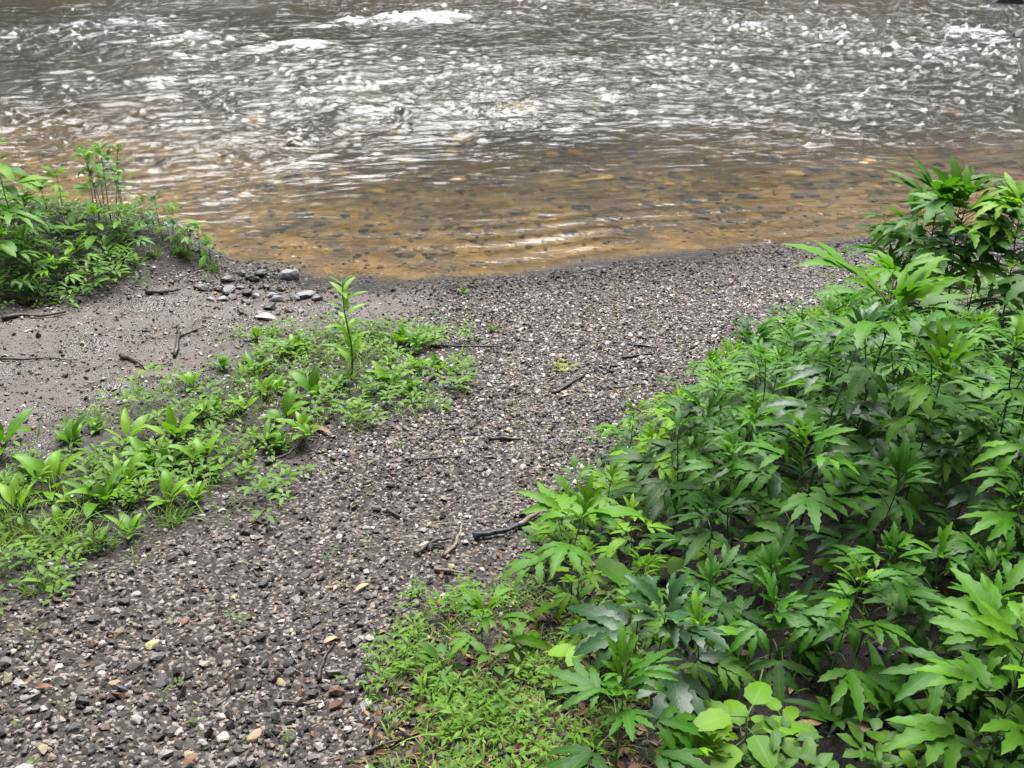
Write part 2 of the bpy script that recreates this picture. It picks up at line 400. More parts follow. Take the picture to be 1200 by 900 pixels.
for px, py, hw, hh, st, lift in FOAM:
    c = plane_hit(px, py, WATER); e = plane_hit(px + hw, py, WATER); t = plane_hit(px, py - hh, WATER)
    rx = abs(e.x - c.x); ry = abs(t.y - c.y) * .8
    q = np.exp(-(((wx - c.x) / rx) ** 2 + ((wy - c.y) / ry) ** 2) ** 1.6)
    foam = np.maximum(foam, q * st * (1.1 + .9 * vn(wx, wy, 3.5, 3)))
    wz += lift * q * (1 + .6 * vn(wx, wy, 5, 6) + .35 * hB * .5)
foam += .03 * calm * np.clip(hB * .6 + hA * .35 + 1.5 * vn(wx, wy, 1.3, 1), 0, 2) * np.clip(patch, .3, 1.4)
_hh = height(wx, wy)
wz = WATER + wz
dep_ = wz - _hh
foam += .36 * np.exp(-((dep_ - .005) / .006) ** 2) * (.4 + 1.6 * vn(wx, wy, 2.2, 2) + .8 * vn(wx, wy, 9, 1))
keep = dep_ > -.06
fk = keep[wf].any(1)
wf2 = wf[fk]
used = np.unique(wf2); remap = np.zeros(len(wx), int); remap[used] = np.arange(len(used))
me = np_mesh('water', np.stack([wx, wy, wz], 1)[used], remap[wf2], M_WATER, True)
for nm, val in (('foam', foam), ('chop', .25 + .75 * amp2)):
    a = me.attributes.new(nm, 'FLOAT', 'POINT'); a.data.foreach_set('value', val[used].astype(np.float32))
tag(link_mesh('water', me), kind='structure')

# ------------------------------------------------------------------ pebbles (gravel as stuff)
ICO_V = []
_g = (1 + 5 ** .5) / 2
for a_, b_ in ((-1, _g), (1, _g), (-1, -_g), (1, -_g)):
    ICO_V += [(a_, b_, 0)]
for a_, b_ in ((-1, _g), (1, _g), (-1, -_g), (1, -_g)):
    ICO_V += [(0, a_, b_)]
for a_, b_ in ((_g, -1), (_g, 1), (-_g, -1), (-_g, 1)):
    ICO_V += [(a_, 0, b_)]
ICO_V = np.array(ICO_V) / np.hypot(1, _g)
ICO_F = np.array([(0, 11, 5), (0, 5, 1), (0, 1, 7), (0, 7, 10), (0, 10, 11), (1, 5, 9), (5, 11, 4), (11, 10, 2), (10, 7, 6), (7, 1, 8),
                  (3, 9, 4), (3, 4, 2), (3, 2, 6), (3, 6, 8), (3, 8, 9), (4, 9, 5), (2, 4, 11), (6, 2, 10), (8, 6, 7), (9, 8, 1)])
def pebbles(x, y, r, pal, prob, sink=.25, flat=(.45, .8), seed=1):
    g = np.random.default_rng(seed); n = len(x)
    protos = ICO_V[None] * (1 + .30 * g.standard_normal((24, 12, 1)).clip(-1.2, 1.2)) + .10 * g.standard_normal((24, 12, 3))
    P = protos[g.integers(0, 24, n)]
    sx = r * g.uniform(.75, 1.35, n); sy = r * g.uniform(.65, 1.05, n); sz = r * g.uniform(flat[0], flat[1], n)
    P = P * np.stack([sx, sy, sz], 1)[:, None, :]
    ax, ay, az = g.normal(0, .35, n), g.normal(0, .35, n), g.uniform(0, 6.283, n)
    ca, sa = np.cos(ax), np.sin(ax)
    Y = P[..., 1] * ca[:, None] - P[..., 2] * sa[:, None]; Z = P[..., 1] * sa[:, None] + P[..., 2] * ca[:, None]
    ca, sa = np.cos(ay), np.sin(ay)
    X = P[..., 0] * ca[:, None] + Z * sa[:, None]; Z = -P[..., 0] * sa[:, None] + Z * ca[:, None]
    ca, sa = np.cos(az), np.sin(az)
    X2 = X * ca[:, None] - Y * sa[:, None]; Y2 = X * sa[:, None] + Y * ca[:, None]
    z = height(x, y)
    V = np.stack([X2 + x[:, None], Y2 + y[:, None], Z + (z + sz * (1 - 2 * sink))[:, None]], -1).reshape(-1, 3)
    Fc = (ICO_F[None] + (np.arange(n) * 12)[:, None, None]).reshape(-1, 3)
    pal = np.array(pal); c = pal[g.choice(len(pal), n, p=np.array(prob) / sum(prob))] * g.uniform(.7, 1.3, (n, 1))
    return V, Fc, np.repeat(c, 12, 0)
PAL = [(.028, .027, .028), (.072, .068, .067), (.140, .132, .130), (.23, .217, .214), (.21, .165, .115), (.12, .075, .055), (.36, .335, .31), (.50, .48, .43), (.23, .21, .12)]
PRB = [32, 24, 18, 12, 8, 7, 7, 3, 2]
n = 370000
px_ = nr.uniform(-4.2, 4.0, n); py_ = nr.uniform(1.1, 7.2, n)
q = np.abs(px_) < .62 * py_ + .35
px_, py_ = px_[q], py_[q]
d_ = shore(px_) - py_
ms, mm, mb = np.maximum(soft(P_STAND, px_, py_), .9 * soft(P_BANK, px_, py_)), soft(P_MUD, px_, py_), soft(P_BAND, px_, py_)
den = (.45 + .55 * sm(1.6, 3.2, py_)) * np.maximum(.5 + .5 * sm(-.16, .06, vn(px_, py_, .9, 2) + .5 * vn(px_, py_, 2.6, 3)), sm(2.6, 1.9, py_)) * (1 - .85 * ms) * (1 - .80 * mm) * (1 - .6 * mb) * sm(-.22, .10, d_ + .25 * vn(px_, py_, 4, 5))
q = nr.random(len(px_)) < den
px_, py_ = px_[q], py_[q]
rr = np.exp(nr.normal(math.log(.0052), .48, len(px_))).clip(.0025, .0165)
big = sm(2.9, 1.6, py_)
rr *= .84 + .45 * big * nr.random(len(px_))
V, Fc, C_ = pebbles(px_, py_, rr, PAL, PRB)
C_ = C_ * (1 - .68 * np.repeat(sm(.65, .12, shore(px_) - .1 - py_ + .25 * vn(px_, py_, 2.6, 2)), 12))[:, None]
C_ = C_ * np.repeat(np.interp(py_, [1.5, 2.6, 4.4], [.82, .95, 1.32]), 12)[:, None]  # canopy shade painted in: pebbles tinted darker near the camera, lighter toward the water
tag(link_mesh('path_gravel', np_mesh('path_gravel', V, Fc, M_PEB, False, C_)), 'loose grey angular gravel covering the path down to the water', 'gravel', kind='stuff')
# cobbles of the bed
n = 11000
bx = nr.uniform(-8, 8, n); by = 5.6 + 7.5 * nr.random(n) ** 1.5; q = by > shore(bx) + .15; bx, by = bx[q], by[q]
BP = [(.045, .026, .006), (.12, .064, .012), (.24, .125, .020), (.40, .20, .030), (.022, .017, .008), (.36, .28, .14)]
_dp = np.maximum(WATER - height(bx, by), .01)
V, Fc, C_ = pebbles(bx, by, np.minimum(np.exp(nr.normal(math.log(.022), .65, len(bx))).clip(.008, .075), _dp * .5 + .004), BP, [5, 6, 4, 2, 4, 1], .3, (.4, .7), 5)
_al = sm(3.0, 5.4, np.repeat(by - shore(bx) + .8 * vn(bx, by, 1.2, 3), 12))[:, None] * .85; C_ = C_ * (1 - _al) + np.array([[.030, .034, .012]]) * _al
tag(link_mesh('riverbed_cobbles', np_mesh('riverbed_cobbles', V, Fc, M_PEB, True, C_)), 'brown and ochre cobbles on the riverbed under the water', 'cobbles', kind='stuff')

# ------------------------------------------------------------------ leaf geometry
class Foliage:
    def __init__(s): s.v = []; s.f = []; s.uv = []; s.t = []
    def blade(s, base, fwd, up, length, width, prof='lance', seg=6, fold=.25, droop=.6, teeth=0., tint=.5, lift=0., wave=0.):
        fwd = Vector(fwd).normalized(); side = fwd.cross(Vector(up))
        if side.length < 1e-4: side = fwd.cross(Vector((1, .3, 0)))
        side.normalize(); up = side.cross(fwd).normalized()
        p = Vector(base); b0 = len(s.v); step = length / seg
        for i in range(seg + 1):
            t = i / seg; a = lift - droop * t
            dirv = fwd * math.cos(a) + up * math.sin(a); nv = up * math.cos(a) - fwd * math.sin(a)
            if prof == 'lance': w = (t ** .55) * ((1 - t) ** .85) * 2.0
            elif prof == 'ovate': w = (t ** .4) * ((1 - t) ** .62) * 1.75
            elif prof == 'dock': w = min(1, (t * 3.2) ** .9) * ((1 - t) ** .55) * 1.2 if t < 1 else 0
            elif prof == 'grass': w = (.75 + .25 * math.sin(t * 3)) * (1 - t ** 2.2)
            else: w = (t ** .6) * ((1 - t) ** .6) * 1.6
            w *= width * .5
            if teeth: w *= 1 + teeth * (1 if i % 2 else -1)
            sw = wave * math.sin(t * 9 + tint * 20) * width
            e = side * (w * math.cos(fold)); h = nv * (w * math.sin(fold))
            s.v += [tuple(p - e + h + nv * sw), tuple(p), tuple(p + e + h - nv * sw)]
            s.uv += [(0., t), (.5, t), (1., t)]; s.t += [tint] * 3
            p = p + dirv * step
        for i in range(seg):
            a = b0 + i * 3
            s.f += [(a, a + 1, a + 4, a + 3), (a + 1, a + 2, a + 5, a + 4)]
        return p
    def mesh(s, name, mat, smooth=True):
        me = bpy.data.meshes.new(name); me.from_pydata(s.v, [], s.f); me.update()
        uv = me.uv_layers.new(name='UVMap'); vi = np.zeros(len(me.loops), np.int32); me.loops.foreach_get('vertex_index', vi)
        uv.data.foreach_set('uv', np.array(s.uv, np.float32)[vi].ravel())
        a = me.attributes.new('tint', 'FLOAT_COLOR', 'POINT'); t = np.array(s.t, np.float32)
        a.data.foreach_set('color', np.stack([t, t, t, np.ones_like(t)], 1).ravel())
        me.polygons.foreach_set('use_smooth', np.full(len(me.polygons), smooth)); me.materials.append(mat)
        return me
class Tubes:
    def __init__(s): s.v = []; s.f = []
    def tube(s, pts, radii, sides=6):
        pts = [Vector(p) for p in pts]; b = len(s.v)
        for i, p in enumerate(pts):
            d = (pts[min(i + 1, len(pts) - 1)] - pts[max(i - 1, 0)]).normalized()
            x = d.cross(Vector((.13, .27, .95)));
            if x.length < .05: x = d.cross(Vector((1, 0, 0)))
            x.normalize(); y = d.cross(x)
            for k in range(sides):
                a = 2 * math.pi * k / sides; s.v.append(tuple(p + (x * math.cos(a) + y * math.sin(a)) * radii[i]))
        for i in range(len(pts) - 1):
            for k in range(sides):
                s.f.append((b + i * sides + k, b + i * sides + (k + 1) % sides, b + (i + 1) * sides + (k + 1) % sides, b + (i + 1) * sides + k))
        s.f.append(tuple(b + k for k in range(sides))[::-1]); s.f.append(tuple(b + (len(pts) - 1) * sides + k for k in range(sides)))
    def mesh(s, name, mat):
        me = bpy.data.meshes.new(name); me.from_pydata(s.v, [], s.f); me.update()
        me.polygons.foreach_set('use_smooth', np.full(len(me.polygons), True)); me.materials.append(mat); return me

def azv(a, el): return Vector((math.cos(a) * math.cos(el), math.sin(a) * math.cos(el), math.sin(el)))

def lobed_leaf(fo, base, fwd, L_, r, tint, lobes=5, droop=.7, narrow=1.0, teeth=.17):
    """pinnately cut leaf: an end lobe and pairs of pointed side lobes"""
    fwd = Vector(fwd).normalized(); side = fwd.cross(Vector((0, 0, 1)))
    if side.length < .05: side = Vector((1, 0, 0))
    side.normalize(); up = side.cross(fwd).normalized()
    roll = r.uniform(-.35, .35); up = (up * math.cos(roll) + side * math.sin(roll)).normalized(); side = fwd.cross(up).normalized()
    fo.blade(base + fwd * L_ * .16, fwd, up, L_ * .86, L_ * .27 * narrow, 'lance', 12, r.uniform(.1, .4), droop, teeth, tint, .12)
    pairs = (lobes - 1) // 2
    for k in range(pairs):
        ang = (.66, 1.08, 1.35)[k] * r.uniform(.85, 1.15); pos = (.30, .16, .05)[k]; ln = (.62, .60, .42)[k]
        for sg in (-1, 1):
            d = fwd * math.cos(ang) + side * (sg * math.sin(ang))
            fo.blade(base + fwd * L_ * (pos + r.uniform(-.02, .02)) - up * .0015 * (k + 1), d, up, L_ * ln * r.uniform(.85, 1.1), L_ * .20 * narrow, 'lance', 9,
                     r.uniform(.05, .3), droop * r.uniform(.8, 1.3), teeth, min(1, max(0, tint + r.uniform(-.05, .05))), .1)
    return up

def coneflower(seed, H, nl, leaf, mat, stem_mat=M_STEM, lobes=5, lean=.1, bare=.25, top=True, narrow=1.0, simple=0., upright=.0, lightness=0., topl=.55):
    """returns stem mesh, foliage mesh: one upright herb with cut leaves"""
    r = random.Random(seed); st = Tubes(); fo = Foliage()
    la = r.uniform(0, 6.28); pts = []; n = 9
    for i in range(n + 1):
        t = i / n
        pts.append(Vector((math.cos(la) * lean * H * t * t + .012 * H * math.sin(t * 5 + seed), math.sin(la) * lean * H * t * t + .012 * H * math.cos(t * 4 + seed), H * t)))
    rad = max(.0022, .0042 * H ** .5)
    st.tube(pts, [rad * (1.15 - .65 * i / n) for i in range(n + 1)])
    def at(t):
        f = min(t, .9999) * n; i = int(f); return pts[i].lerp(pts[i + 1], f - i)
    az = r.uniform(0, 6.28)
    for k in range(nl):
        t = bare + (1 - bare) * (k + .3) / nl; az += 2.4 + r.uniform(-.4, .4)
        b = at(t); sz = leaf * (1.12 - topl * t ** 2) * r.uniform(.72, 1.18)
        el = .25 + .55 * t + upright + r.uniform(-.2, .25); pl = sz * r.uniform(.35, .6) * (1.1 - .5 * t)
        d = azv(az, el); e = b + d * pl * .6 + azv(az, el - .35) * pl * .5
        st.tube([b, b + d * pl * .6, e], [rad * .5, rad * .42, rad * .3], 5)
        d2 = azv(az + r.uniform(-.2, .2), el - .45 - r.uniform(0, .35))
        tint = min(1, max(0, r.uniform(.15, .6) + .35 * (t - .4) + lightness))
        if r.random() < simple:
            fo.blade(e, d2, (0, 0, 1), sz, sz * .42 * narrow, 'ovate', 9, r.uniform(.1, .3), r.uniform(.4, .9), .08, tint)
        else:
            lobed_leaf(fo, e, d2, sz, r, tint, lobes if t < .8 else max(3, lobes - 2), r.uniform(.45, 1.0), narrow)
    if top:
        b = pts[-1]
        for k in range(r.randint(4, 6)):
            az += 2.1 + r.uniform(-.3, .3); sz = leaf * r.uniform(.45, .75) * (1.5 - topl)
            d = azv(az, r.uniform(.45, 1.15))
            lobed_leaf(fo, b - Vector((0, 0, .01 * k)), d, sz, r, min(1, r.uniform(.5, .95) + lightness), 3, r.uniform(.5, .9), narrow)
    return st, fo
def meshes_of(pair, mat, stem_mat, nm='plant'):
    st, fo = pair
    return st.mesh(nm + '_stem', stem_mat), fo.mesh(nm + '_foliage', mat)

def rosette(seed, nl, L_, W_, prof='dock', el=(.5, 1.2), droop=(.5, 1.2), petiole=.25, teeth=0, wave=.05, stem_h=0):
    r = random.Random(seed); st = Tubes(); fo = Foliage(); az = r.uniform(0, 6.28)
    for k in range(nl):
        az += 2.4 + r.uniform(-.3, .3); e = r.uniform(*el); d = azv(az, e); ln = L_ * r.uniform(.6, 1.15)
        b = Vector((r.uniform(-.008, .008), r.uniform(-.008, .008), -.005)); b2 = b + d * ln * petiole
        st.tube([b, b2, b2 + d * ln * .1], [.0028, .0022, .0012], 5)
        fo.blade(b2, d, (0, 0, 1), ln, W_ * ln / L_ * r.uniform(.85, 1.15), prof, 8, r.uniform(.15, .45), r.uniform(*droop), teeth, r.uniform(.1, 1), .05, wave)
    return st, fo
def tuft(seed, nb, Hh, wd=.006, spread=.04):
    r = random.Random(seed); fo = Foliage()
    for k in range(nb):
        a = r.uniform(0, 6.28); b = azv(r.uniform(0, 6.28), 0) * spread * r.random() ** .5
        fo.blade(b - Vector((0, 0, .01)), azv(a, r.uniform(.8, 1.45)), (0, 0, 1), Hh * r.uniform(.5, 1.1), wd * r.uniform(.7, 1.3), 'grass', 6, .3, r.uniform(.3, 1.7), 0, r.random())
    return fo
def spike(seed, H, nl, leaf):
    """upright herb with narrow ascending leaves"""
    r = random.Random(seed); st = Tubes(); fo = Foliage()
    pts = [Vector((.01 * math.sin(i), .01 * math.cos(i * .7), H * i / 6)) for i in range(7)]
    st.tube(pts, [.0045, .004, .0037, .0034, .003, .0024, .0018]); az = 0
    for k in range(nl):
        t = .12 + .86 * k / nl; az += 2.4; b = pts[0].lerp(pts[-1], t)
        sz = leaf * (1.1 - .35 * t) * r.uniform(.8, 1.15)
        fo.blade(b, azv(az, r.uniform(.45, 1.1)), (0, 0, 1), sz, sz * .34, 'lance', 7, .3, r.uniform(.3, .9), .05, min(1, r.uniform(.4, .8) + .3 * t))
    return st, fo

def place(name, meshes, label, cat, loc, rz=0., sc_=1., group=None, tilt=(0, 0)):
    t = thing(name, label, cat, loc, (tilt[0], tilt[1], rz), group)
    t.scale = (sc_,) * 3
    for nm, me_ in meshes: link_mesh(nm, me_, t)
    return t
def copy_plant(src, loc, rz, s, label=None, group=None, tilt=(0, 0)):
    c = src.copy(); COL.objects.link(c); c.location = loc; c.rotation_euler = (tilt[0], tilt[1], rz); c.scale = (s,) * 3
    if label: c['label'] = label
    if group: c['group'] = group
    for ch in src.children:
        d = ch.copy(); COL.objects.link(d); d.parent = c
    return c
def top_height(p, ty):
    """height at p whose tip shows at photo row ty"""
    lo, hi = .01, 2.0
    for _ in range(30):
        m = (lo + hi) / 2
        if project((p.x, p.y, p.z + m))[1] > ty: lo = m
        else: hi = m
    return lo

# ------------------------------------------------------------------ featured plants of the right-hand stand
# px, py (foot), row of the top, leaves, leaf size, material, stem, lean, bare, extra, label
FEAT = [
 (1062, 425, 226, 10, .235, M_CONE, M_STEMD, .03, .66, {'topl': .15}, 'tallest dark stemmed coneflower rising against the river at the right'),
 (1096, 418, 228, 9, .225, M_CONE, M_STEMD, .05, .68, {'topl': .15}, 'tall coneflower just right of the tallest one, tip over the brown shallows'),
 (1036, 410, 262, 8, .21, M_CONE, M_STEMD, .10, .66, {'topl': .15}, 'leaning tall coneflower just left of the tallest one, before the gravel edge'),
 (1140, 425, 252, 9, .21, M_CONE, M_STEMD, .05, .64, {'topl': .15}, 'tall thin coneflower of the group, second from the right edge'),
 (1196, 440, 285, 12, 0.235, M_CONE, M_STEM, .06, .30, {'topl': .15}, 'tall coneflower cut by the right edge beside the gravel'),
 (1080, 430, 232, 8, .21, M_CONE, M_STEMD, .06, .66, {'topl': .2, 'narrow': .85}, 'slender tall coneflower squeezed between the two tallest ones'),
 (1118, 432, 290, 11, .22, M_CONEPALE, M_STEMD, .05, .5, {'topl': .2}, 'pale topped half height coneflower under the tall heads at right'),
 (1160, 428, 236, 8, .20, M_CONEPALE, M_STEMD, .06, .64, {'topl': .2, 'narrow': .85}, 'slim tall coneflower close to the right edge with a narrow leaved head'),
 (1024, 430, 322, 10, .20, M_CONE, M_STEMD, .08, .5, {'topl': .2, 'narrow': .85}, 'narrow leaved coneflower low at the left foot of the tall group'),
 (1020, 500, 318, 12, 0.225, M_CONE, M_STEM, .04, .35, {'lightness': .2, 'topl': .15}, 'light topped coneflower standing above the stand, just left of the tall stems'),
 (985, 610, 352, 12, 0.265, M_CONE, M_STEMD, .05, .35, {'topl': .15}, 'dark stemmed coneflower with long upper leaf pointing left over the gravel'),
 (1052, 640, 415, 9, .23, M_CONE, M_STEM, .04, .35, {'narrow': .9}, 'coneflower with a star shaped top leaf in the middle of the stand'),
 (1140, 640, 392, 10, .23, M_CONE, M_STEM, .03, .35, {}, 'large bushy coneflower below the tall stems with upright pale centre'),
 (912, 700, 510, 8, .22, M_CONE, M_STEM, .04, .45, {'lobes': 7}, 'coneflower with one broad seven pointed leaf spread flat above dark stems'),
 (1190, 700, 500, 9, .23, M_CONE, M_STEMD, .04, .3, {}, 'dark coneflower at the right edge hanging over the shaded soil'),
 (668, 705, 588, 6, .20, M_CONE, M_STEM, .10, .40, {'simple': .4}, 'coneflower with drooping leaves at the left tip of the stand above the charred stick'),
 (768, 820, 705, 7, .21, M_BLUE, M_STEM, .03, .35, {'narrow': 1.25}, 'bluish coneflower with broad shiny leaves at the front of the stand'),
 (722, 915, 785, 9, .17, M_CONE, M_STEM, .03, .25, {'narrow': .95, 'lightness': .15}, 'bright coneflower seen from above at the bottom, left of the ovate weed'),
 (1150, 925, 738, 11, .22, M_CONE, M_STEM, .02, .30, {'lightness': .35, 'lobes': 5, 'narrow': 1.15, 'upright': .2}, 'large bright light green coneflower in the bottom right corner'),
 (1005, 770, 632, 7, .15, M_CONE, M_STEM, .10, .30, {'lobes': 7, 'narrow': 1.05, 'lightness': .1}, 'toothed feathery leaved plant over the dark soil gap'),
 (1085, 760, 640, 6, .15, M_CONE, M_STEM, .08, .35, {'narrow': 1.1}, 'small broad lobed coneflower right of the dark soil gap'),
 (565, 765, 708, 6, .12, M_CONEPALE, M_STEM, .05, .30, {'narrow': 1.2}, 'low pale lobed seedling at the left front of the ground cover'),
 (815, 925, 872, 6, .12, M_CONEPALE, M_STEM, .04, .3, {'narrow': 1.35, 'lightness': .2}, 'yellow green broad lobed plant at the bottom edge'),
 (655, 655, 590, 5, .13, M_CONEPALE, M_STEM, .05, .4, {}, 'small pale coneflower at the stand edge beside the charred stick tip'),
 (735, 555, 478, 7, .14, M_CONE, M_STEM, .04, .3, {'lightness': .2}, 'lone small coneflower on the gravel side of the stand'),
]
ftip = []
for i, (px, py, ty, nl, lf, mt, sm_, lean, bare, ex, lab) in enumerate(FEAT):
    p = ground(px, py); H = top_height(p, ty) * .993
    lf *= .88 if bare < .5 else 1.05; nl += 1 if bare < .5 else 2
    s_, f_ = meshes_of(coneflower(100 + i, H, nl, lf, mt, sm_, lean=lean, bare=bare, **ex), mt, sm_, 'coneflower')
    place('coneflower', [('stem', s_), ('foliage', f_)], lab, 'wildflower plant', p - Vector((0, 0, .01)))
    ftip.append((p.x, p.y))

# the rest of the stand: prototypes copied
OUT_X = [560, 620, 650, 700, 740, 790, 830, 900, 960, 1010, 1045, 1150, 1200, 1320]
OUT_Y = [700, 640, 592, 572, 492, 452, 418, 372, 352, 340, 362, 372, 360, 340]
protos = []
for k, (H, nl, lf, mt, ex) in enumerate([
    (.30, 9, .115, M_CONEPALE, {}), (.34, 10, .125, M_CONE, {'lightness': .2}), (.42, 12, .135, M_CONE, {'narrow': .8, 'lobes': 7}), (.52, 13, .15, M_CONE, {'narrow': .75}),
    (.60, 12, .17, M_CONE, {'lobes': 7, 'narrow': .8}), (.46, 11, .14, M_CONEPALE, {'narrow': .9}), (.24, 9, .10, M_CONEPALE, {'simple': .3}), (.66, 12, .18, M_BLUE, {}), (.56, 13, .155, M_CONE, {'lean': .16, 'narrow': .8}), (.72, 13, .17, M_CONE, {'bare': .4, 'narrow': .8}), (.27, 8, .14, M_CONE, {'lightness': -.35}), (.40, 9, .16, M_CONE, {'lightness': -.3})]):  # last two: darker leaf tints painting in the shade under the upper leaves
    protos.append((H, *meshes_of(coneflower(300 + k, H, nl, lf, mt, **ex), mt, M_STEM, 'coneflower')))
spots = []; tries = 0
G_STAND = 'coneflowers of the dense stand'
LAB_EDGE = 'short light green coneflower on the gravel side edge of the dense stand'
LAB_MID = 'green cut leaved coneflower crowded inside the dense stand'
LAB_BACK = 'green coneflower along the back of the stand before the far gravel'
first = {}
while len(spots) < 128 and tries < 9000:
    tries += 1
    px = rnd.uniform(640, 1330); py = rnd.uniform(372, 830)
    edge = np.interp(py, [372, 410, 455, 510, 570, 650, 720, 830], [960, 880, 800, 735, 690, 625, 640, 690])
    if 835 < px < 1070 and 680 < py and rnd.random() < .8: continue
    if px < edge or (px > 860 and py > 590 and rnd.random() < .86): continue
    p = ground(px, py); dmin = .115 if py < 520 else .13
    if any((p.x - a) ** 2 + (p.y - b) ** 2 < dmin ** 2 for a, b in spots): continue
    inn = (px - edge) / 300.
    H = .22 + .42 * min(1, inn) + rnd.uniform(-.06, .12)
    if py > 640: H *= np.interp(py, [640, 740, 830], [.85, .55, .45])
    H = min(H, top_height(p, np.interp(px, OUT_X, OUT_Y)) * .9)
    if H < .13: continue
    spots.append((p.x, p.y))
    cand = sorted(range(len(protos)), key=lambda k: abs(protos[k][0] - H) + rnd.uniform(0, .14) + (.2 if inn < .3 and k not in (0, 1, 5, 6) else 0) + (.25 if inn > .5 and k in (0, 1, 5, 6) else 0) + (.25 if inn < .4 and k > 9 else 0))
    k = cand[0]; s = H / protos[k][0]
    lab, grp = (LAB_EDGE, 'light coneflowers edging the stand') if inn < .28 else ((LAB_BACK, 'coneflowers at the back of the stand') if py < 450 else (LAB_MID, G_STAND))
    if k not in first:
        first[k] = place('coneflower', [('stem', protos[k][1]), ('foliage', protos[k][2])], lab, 'wildflower plant', p - Vector((0, 0, .01)), rnd.uniform(0, 6.28), s, grp)
    else:
        copy_plant(first[k], p - Vector((0, 0, .01)), rnd.uniform(0, 6.28), s, lab, grp, (rnd.uniform(-.12, .12), rnd.uniform(-.12, .12)))

# ovate weeds and others of the front right
pv = rosette(41, 7, .075, .055, 'ovate', (.2, .9), (.3, .8), .5, .06)
ov = Tubes(); of = Foliage(); r_ = random.Random(5)
ov.tube([(0, 0, 0), (.004, 0, .06), (0, .006, .13)], [.003, .0026, .002])
az = .4
for k in range(9):
    t = .35 + .65 * k / 8; az += 2.4; b = Vector((0, .006 * t, .13 * t)); d = azv(az, .35); e = b + d * .035
    ov.tube([b, e], [.0014, .001], 5); of.blade(e, azv(az, .05), (0, 0, 1), .075, .055, 'ovate', 8, .15, .35, .06, r_.uniform(.4, 1))
OVM = [('stem', ov.mesh('weed_stem', M_STEM)), ('foliage', of.mesh('weed_foliage', M_CONEPALE))]
ovlabs = [((868, 905), 1.15, 'weed with round oval leaves in front of the dead leaf at the bottom'), ((915, 880), .7, 'small oval leaved weed touching the long dead leaf'),
          ((690, 800), .9, 'oval leaved weed with two pale leaves left of the bluish coneflower'), ((1045, 905), .6, 'small oval leaved weed at the bottom edge below the strap leaves'),
          ((800, 690), 1.0, 'oval leaved weed glowing in a gap under the front of the stand'), ((985, 690), .8, 'oval leaved weed in the shade above the feathery leaved plant')]
ov0 = None
for (px, py), s, lab in ovlabs:
    p = ground(px, py)
    if ov0 is None: ov0 = place('oval_leaved_weed', OVM, lab, 'weed', p, .3, s)
    else: copy_plant(ov0, p, rnd.uniform(0, 6.28), s, lab)
st, fo = rosette(77, 8, .19, .036, 'grass', (.5, 1.25), (.9, 1.9), .05, 0, .02)
SM = [('stem', st.mesh('strap_stem', M_STEM)), ('foliage', fo.mesh('strap_foliage', M_CONE))]
sp0 = place('strap_leaved_plant', SM, 'strap leaved plant with arching leaves over the soil gap left of the corner plant', 'wild plant', ground(1040, 835), .5, 1)
copy_plant(sp0, ground(990, 850), 2.2, .75, 'smaller strap leaved plant standing behind the pale dead leaf')
copy_plant(sp0, ground(1090, 860), 4.1, .8, 'strap leaved plant partly under the corner coneflower leaves')

# ------------------------------------------------------------------ left band: dock rosettes and others
dk = []
for k, (nl, L_, W_) in enumerate([(8, .14, .062), (6, .17, .075), (9, .11, .05), (7, .13, .045)]):
    s_, f_ = rosette(200 + k, nl, L_, W_); dk.append([('stem', s_.mesh('dock_stem', M_STEM)), ('foliage', f_.mesh('dock_foliage', M_DOCK))])
DOCK = [(205, 515, 1, 1.1, 'dock with one wide bright leaf in the middle of the weed band'), (368, 468, 1, 1.0, 'dock with an upright glossy leaf at the path side below the tall spike'),
 (335, 492, 0, 1.0, 'dock with pale shining leaves beside the fallen twig at the path'), (185, 552, 0, 1.2, 'large dock at the lower middle of the weed band'),
 (238, 548, 0, 1.0, 'dock with two pale leaves toward the path in the weed band'), (84, 522, 2, 1.1, 'small pale dock on the mud side of the weed band'),
 (4, 525, 1, 1.25, 'dock with a large leaf at the left edge next to the mud'), (60, 575, 0, 1.2, 'dock among grass near the left edge'),
 (120, 590, 3, 1.3, 'narrow leaved dock between the grass and the large dock'), (300, 398, 2, 1.0, 'small dock at the far tip of the weed band near the mossy stone'),
 (262, 432, 2, .9, 'small dock standing on the mud edge of the weed band'), (345, 412, 3, 1.0, 'narrow leaved dock just left of the tall spike plant'),
 (470, 405, 1, .95, 'thick dock clump just right of the tall spike plant'), (488, 412, 0, .9, 'dock behind the right end of the weed band'),
 (455, 452, 0, 1.0, 'dock with a pale upturned leaf at the right end of the band'), (482, 458, 2, 1.0, 'small bright dock nearest the bare path at the right end'),
 (515, 436, 2, .9, 'small yellow green dock at the very right end of the weed band'), (300, 440, 3, 1.0, 'narrow leaved dock in the middle of the far band'),
 (250, 488, 2, 1.0, 'small dock just above the wide leaved dock'), (150, 520, 3, 1.1, 'narrow leaved dock left of the wide leaved dock'),
 (20, 600, 3, 1.2, 'narrow leaved dock by the grass at the left edge'), (400, 452, 2, .9, 'small dock at the foot of the tall spike plant'),
 (578, 388, 2, .55, 'tiny lone weed rosette on the gravel beyond the band'), (545, 345, 2, .5, 'tiny rosette at the waterside gravel'),
 (310, 462, 2, 1.0, 'pale dock behind the glossy leaved one')]
d0 = {}
for px, py, k, s, lab in DOCK:
    p = ground(px, py); s *= .84
    if k not in d0: d0[k] = place('dock_plant', dk[k], lab, 'dock plant', p, rnd.uniform(0, 6.28), s)
    else: copy_plant(d0[k], p, rnd.uniform(0, 6.28), s, lab)
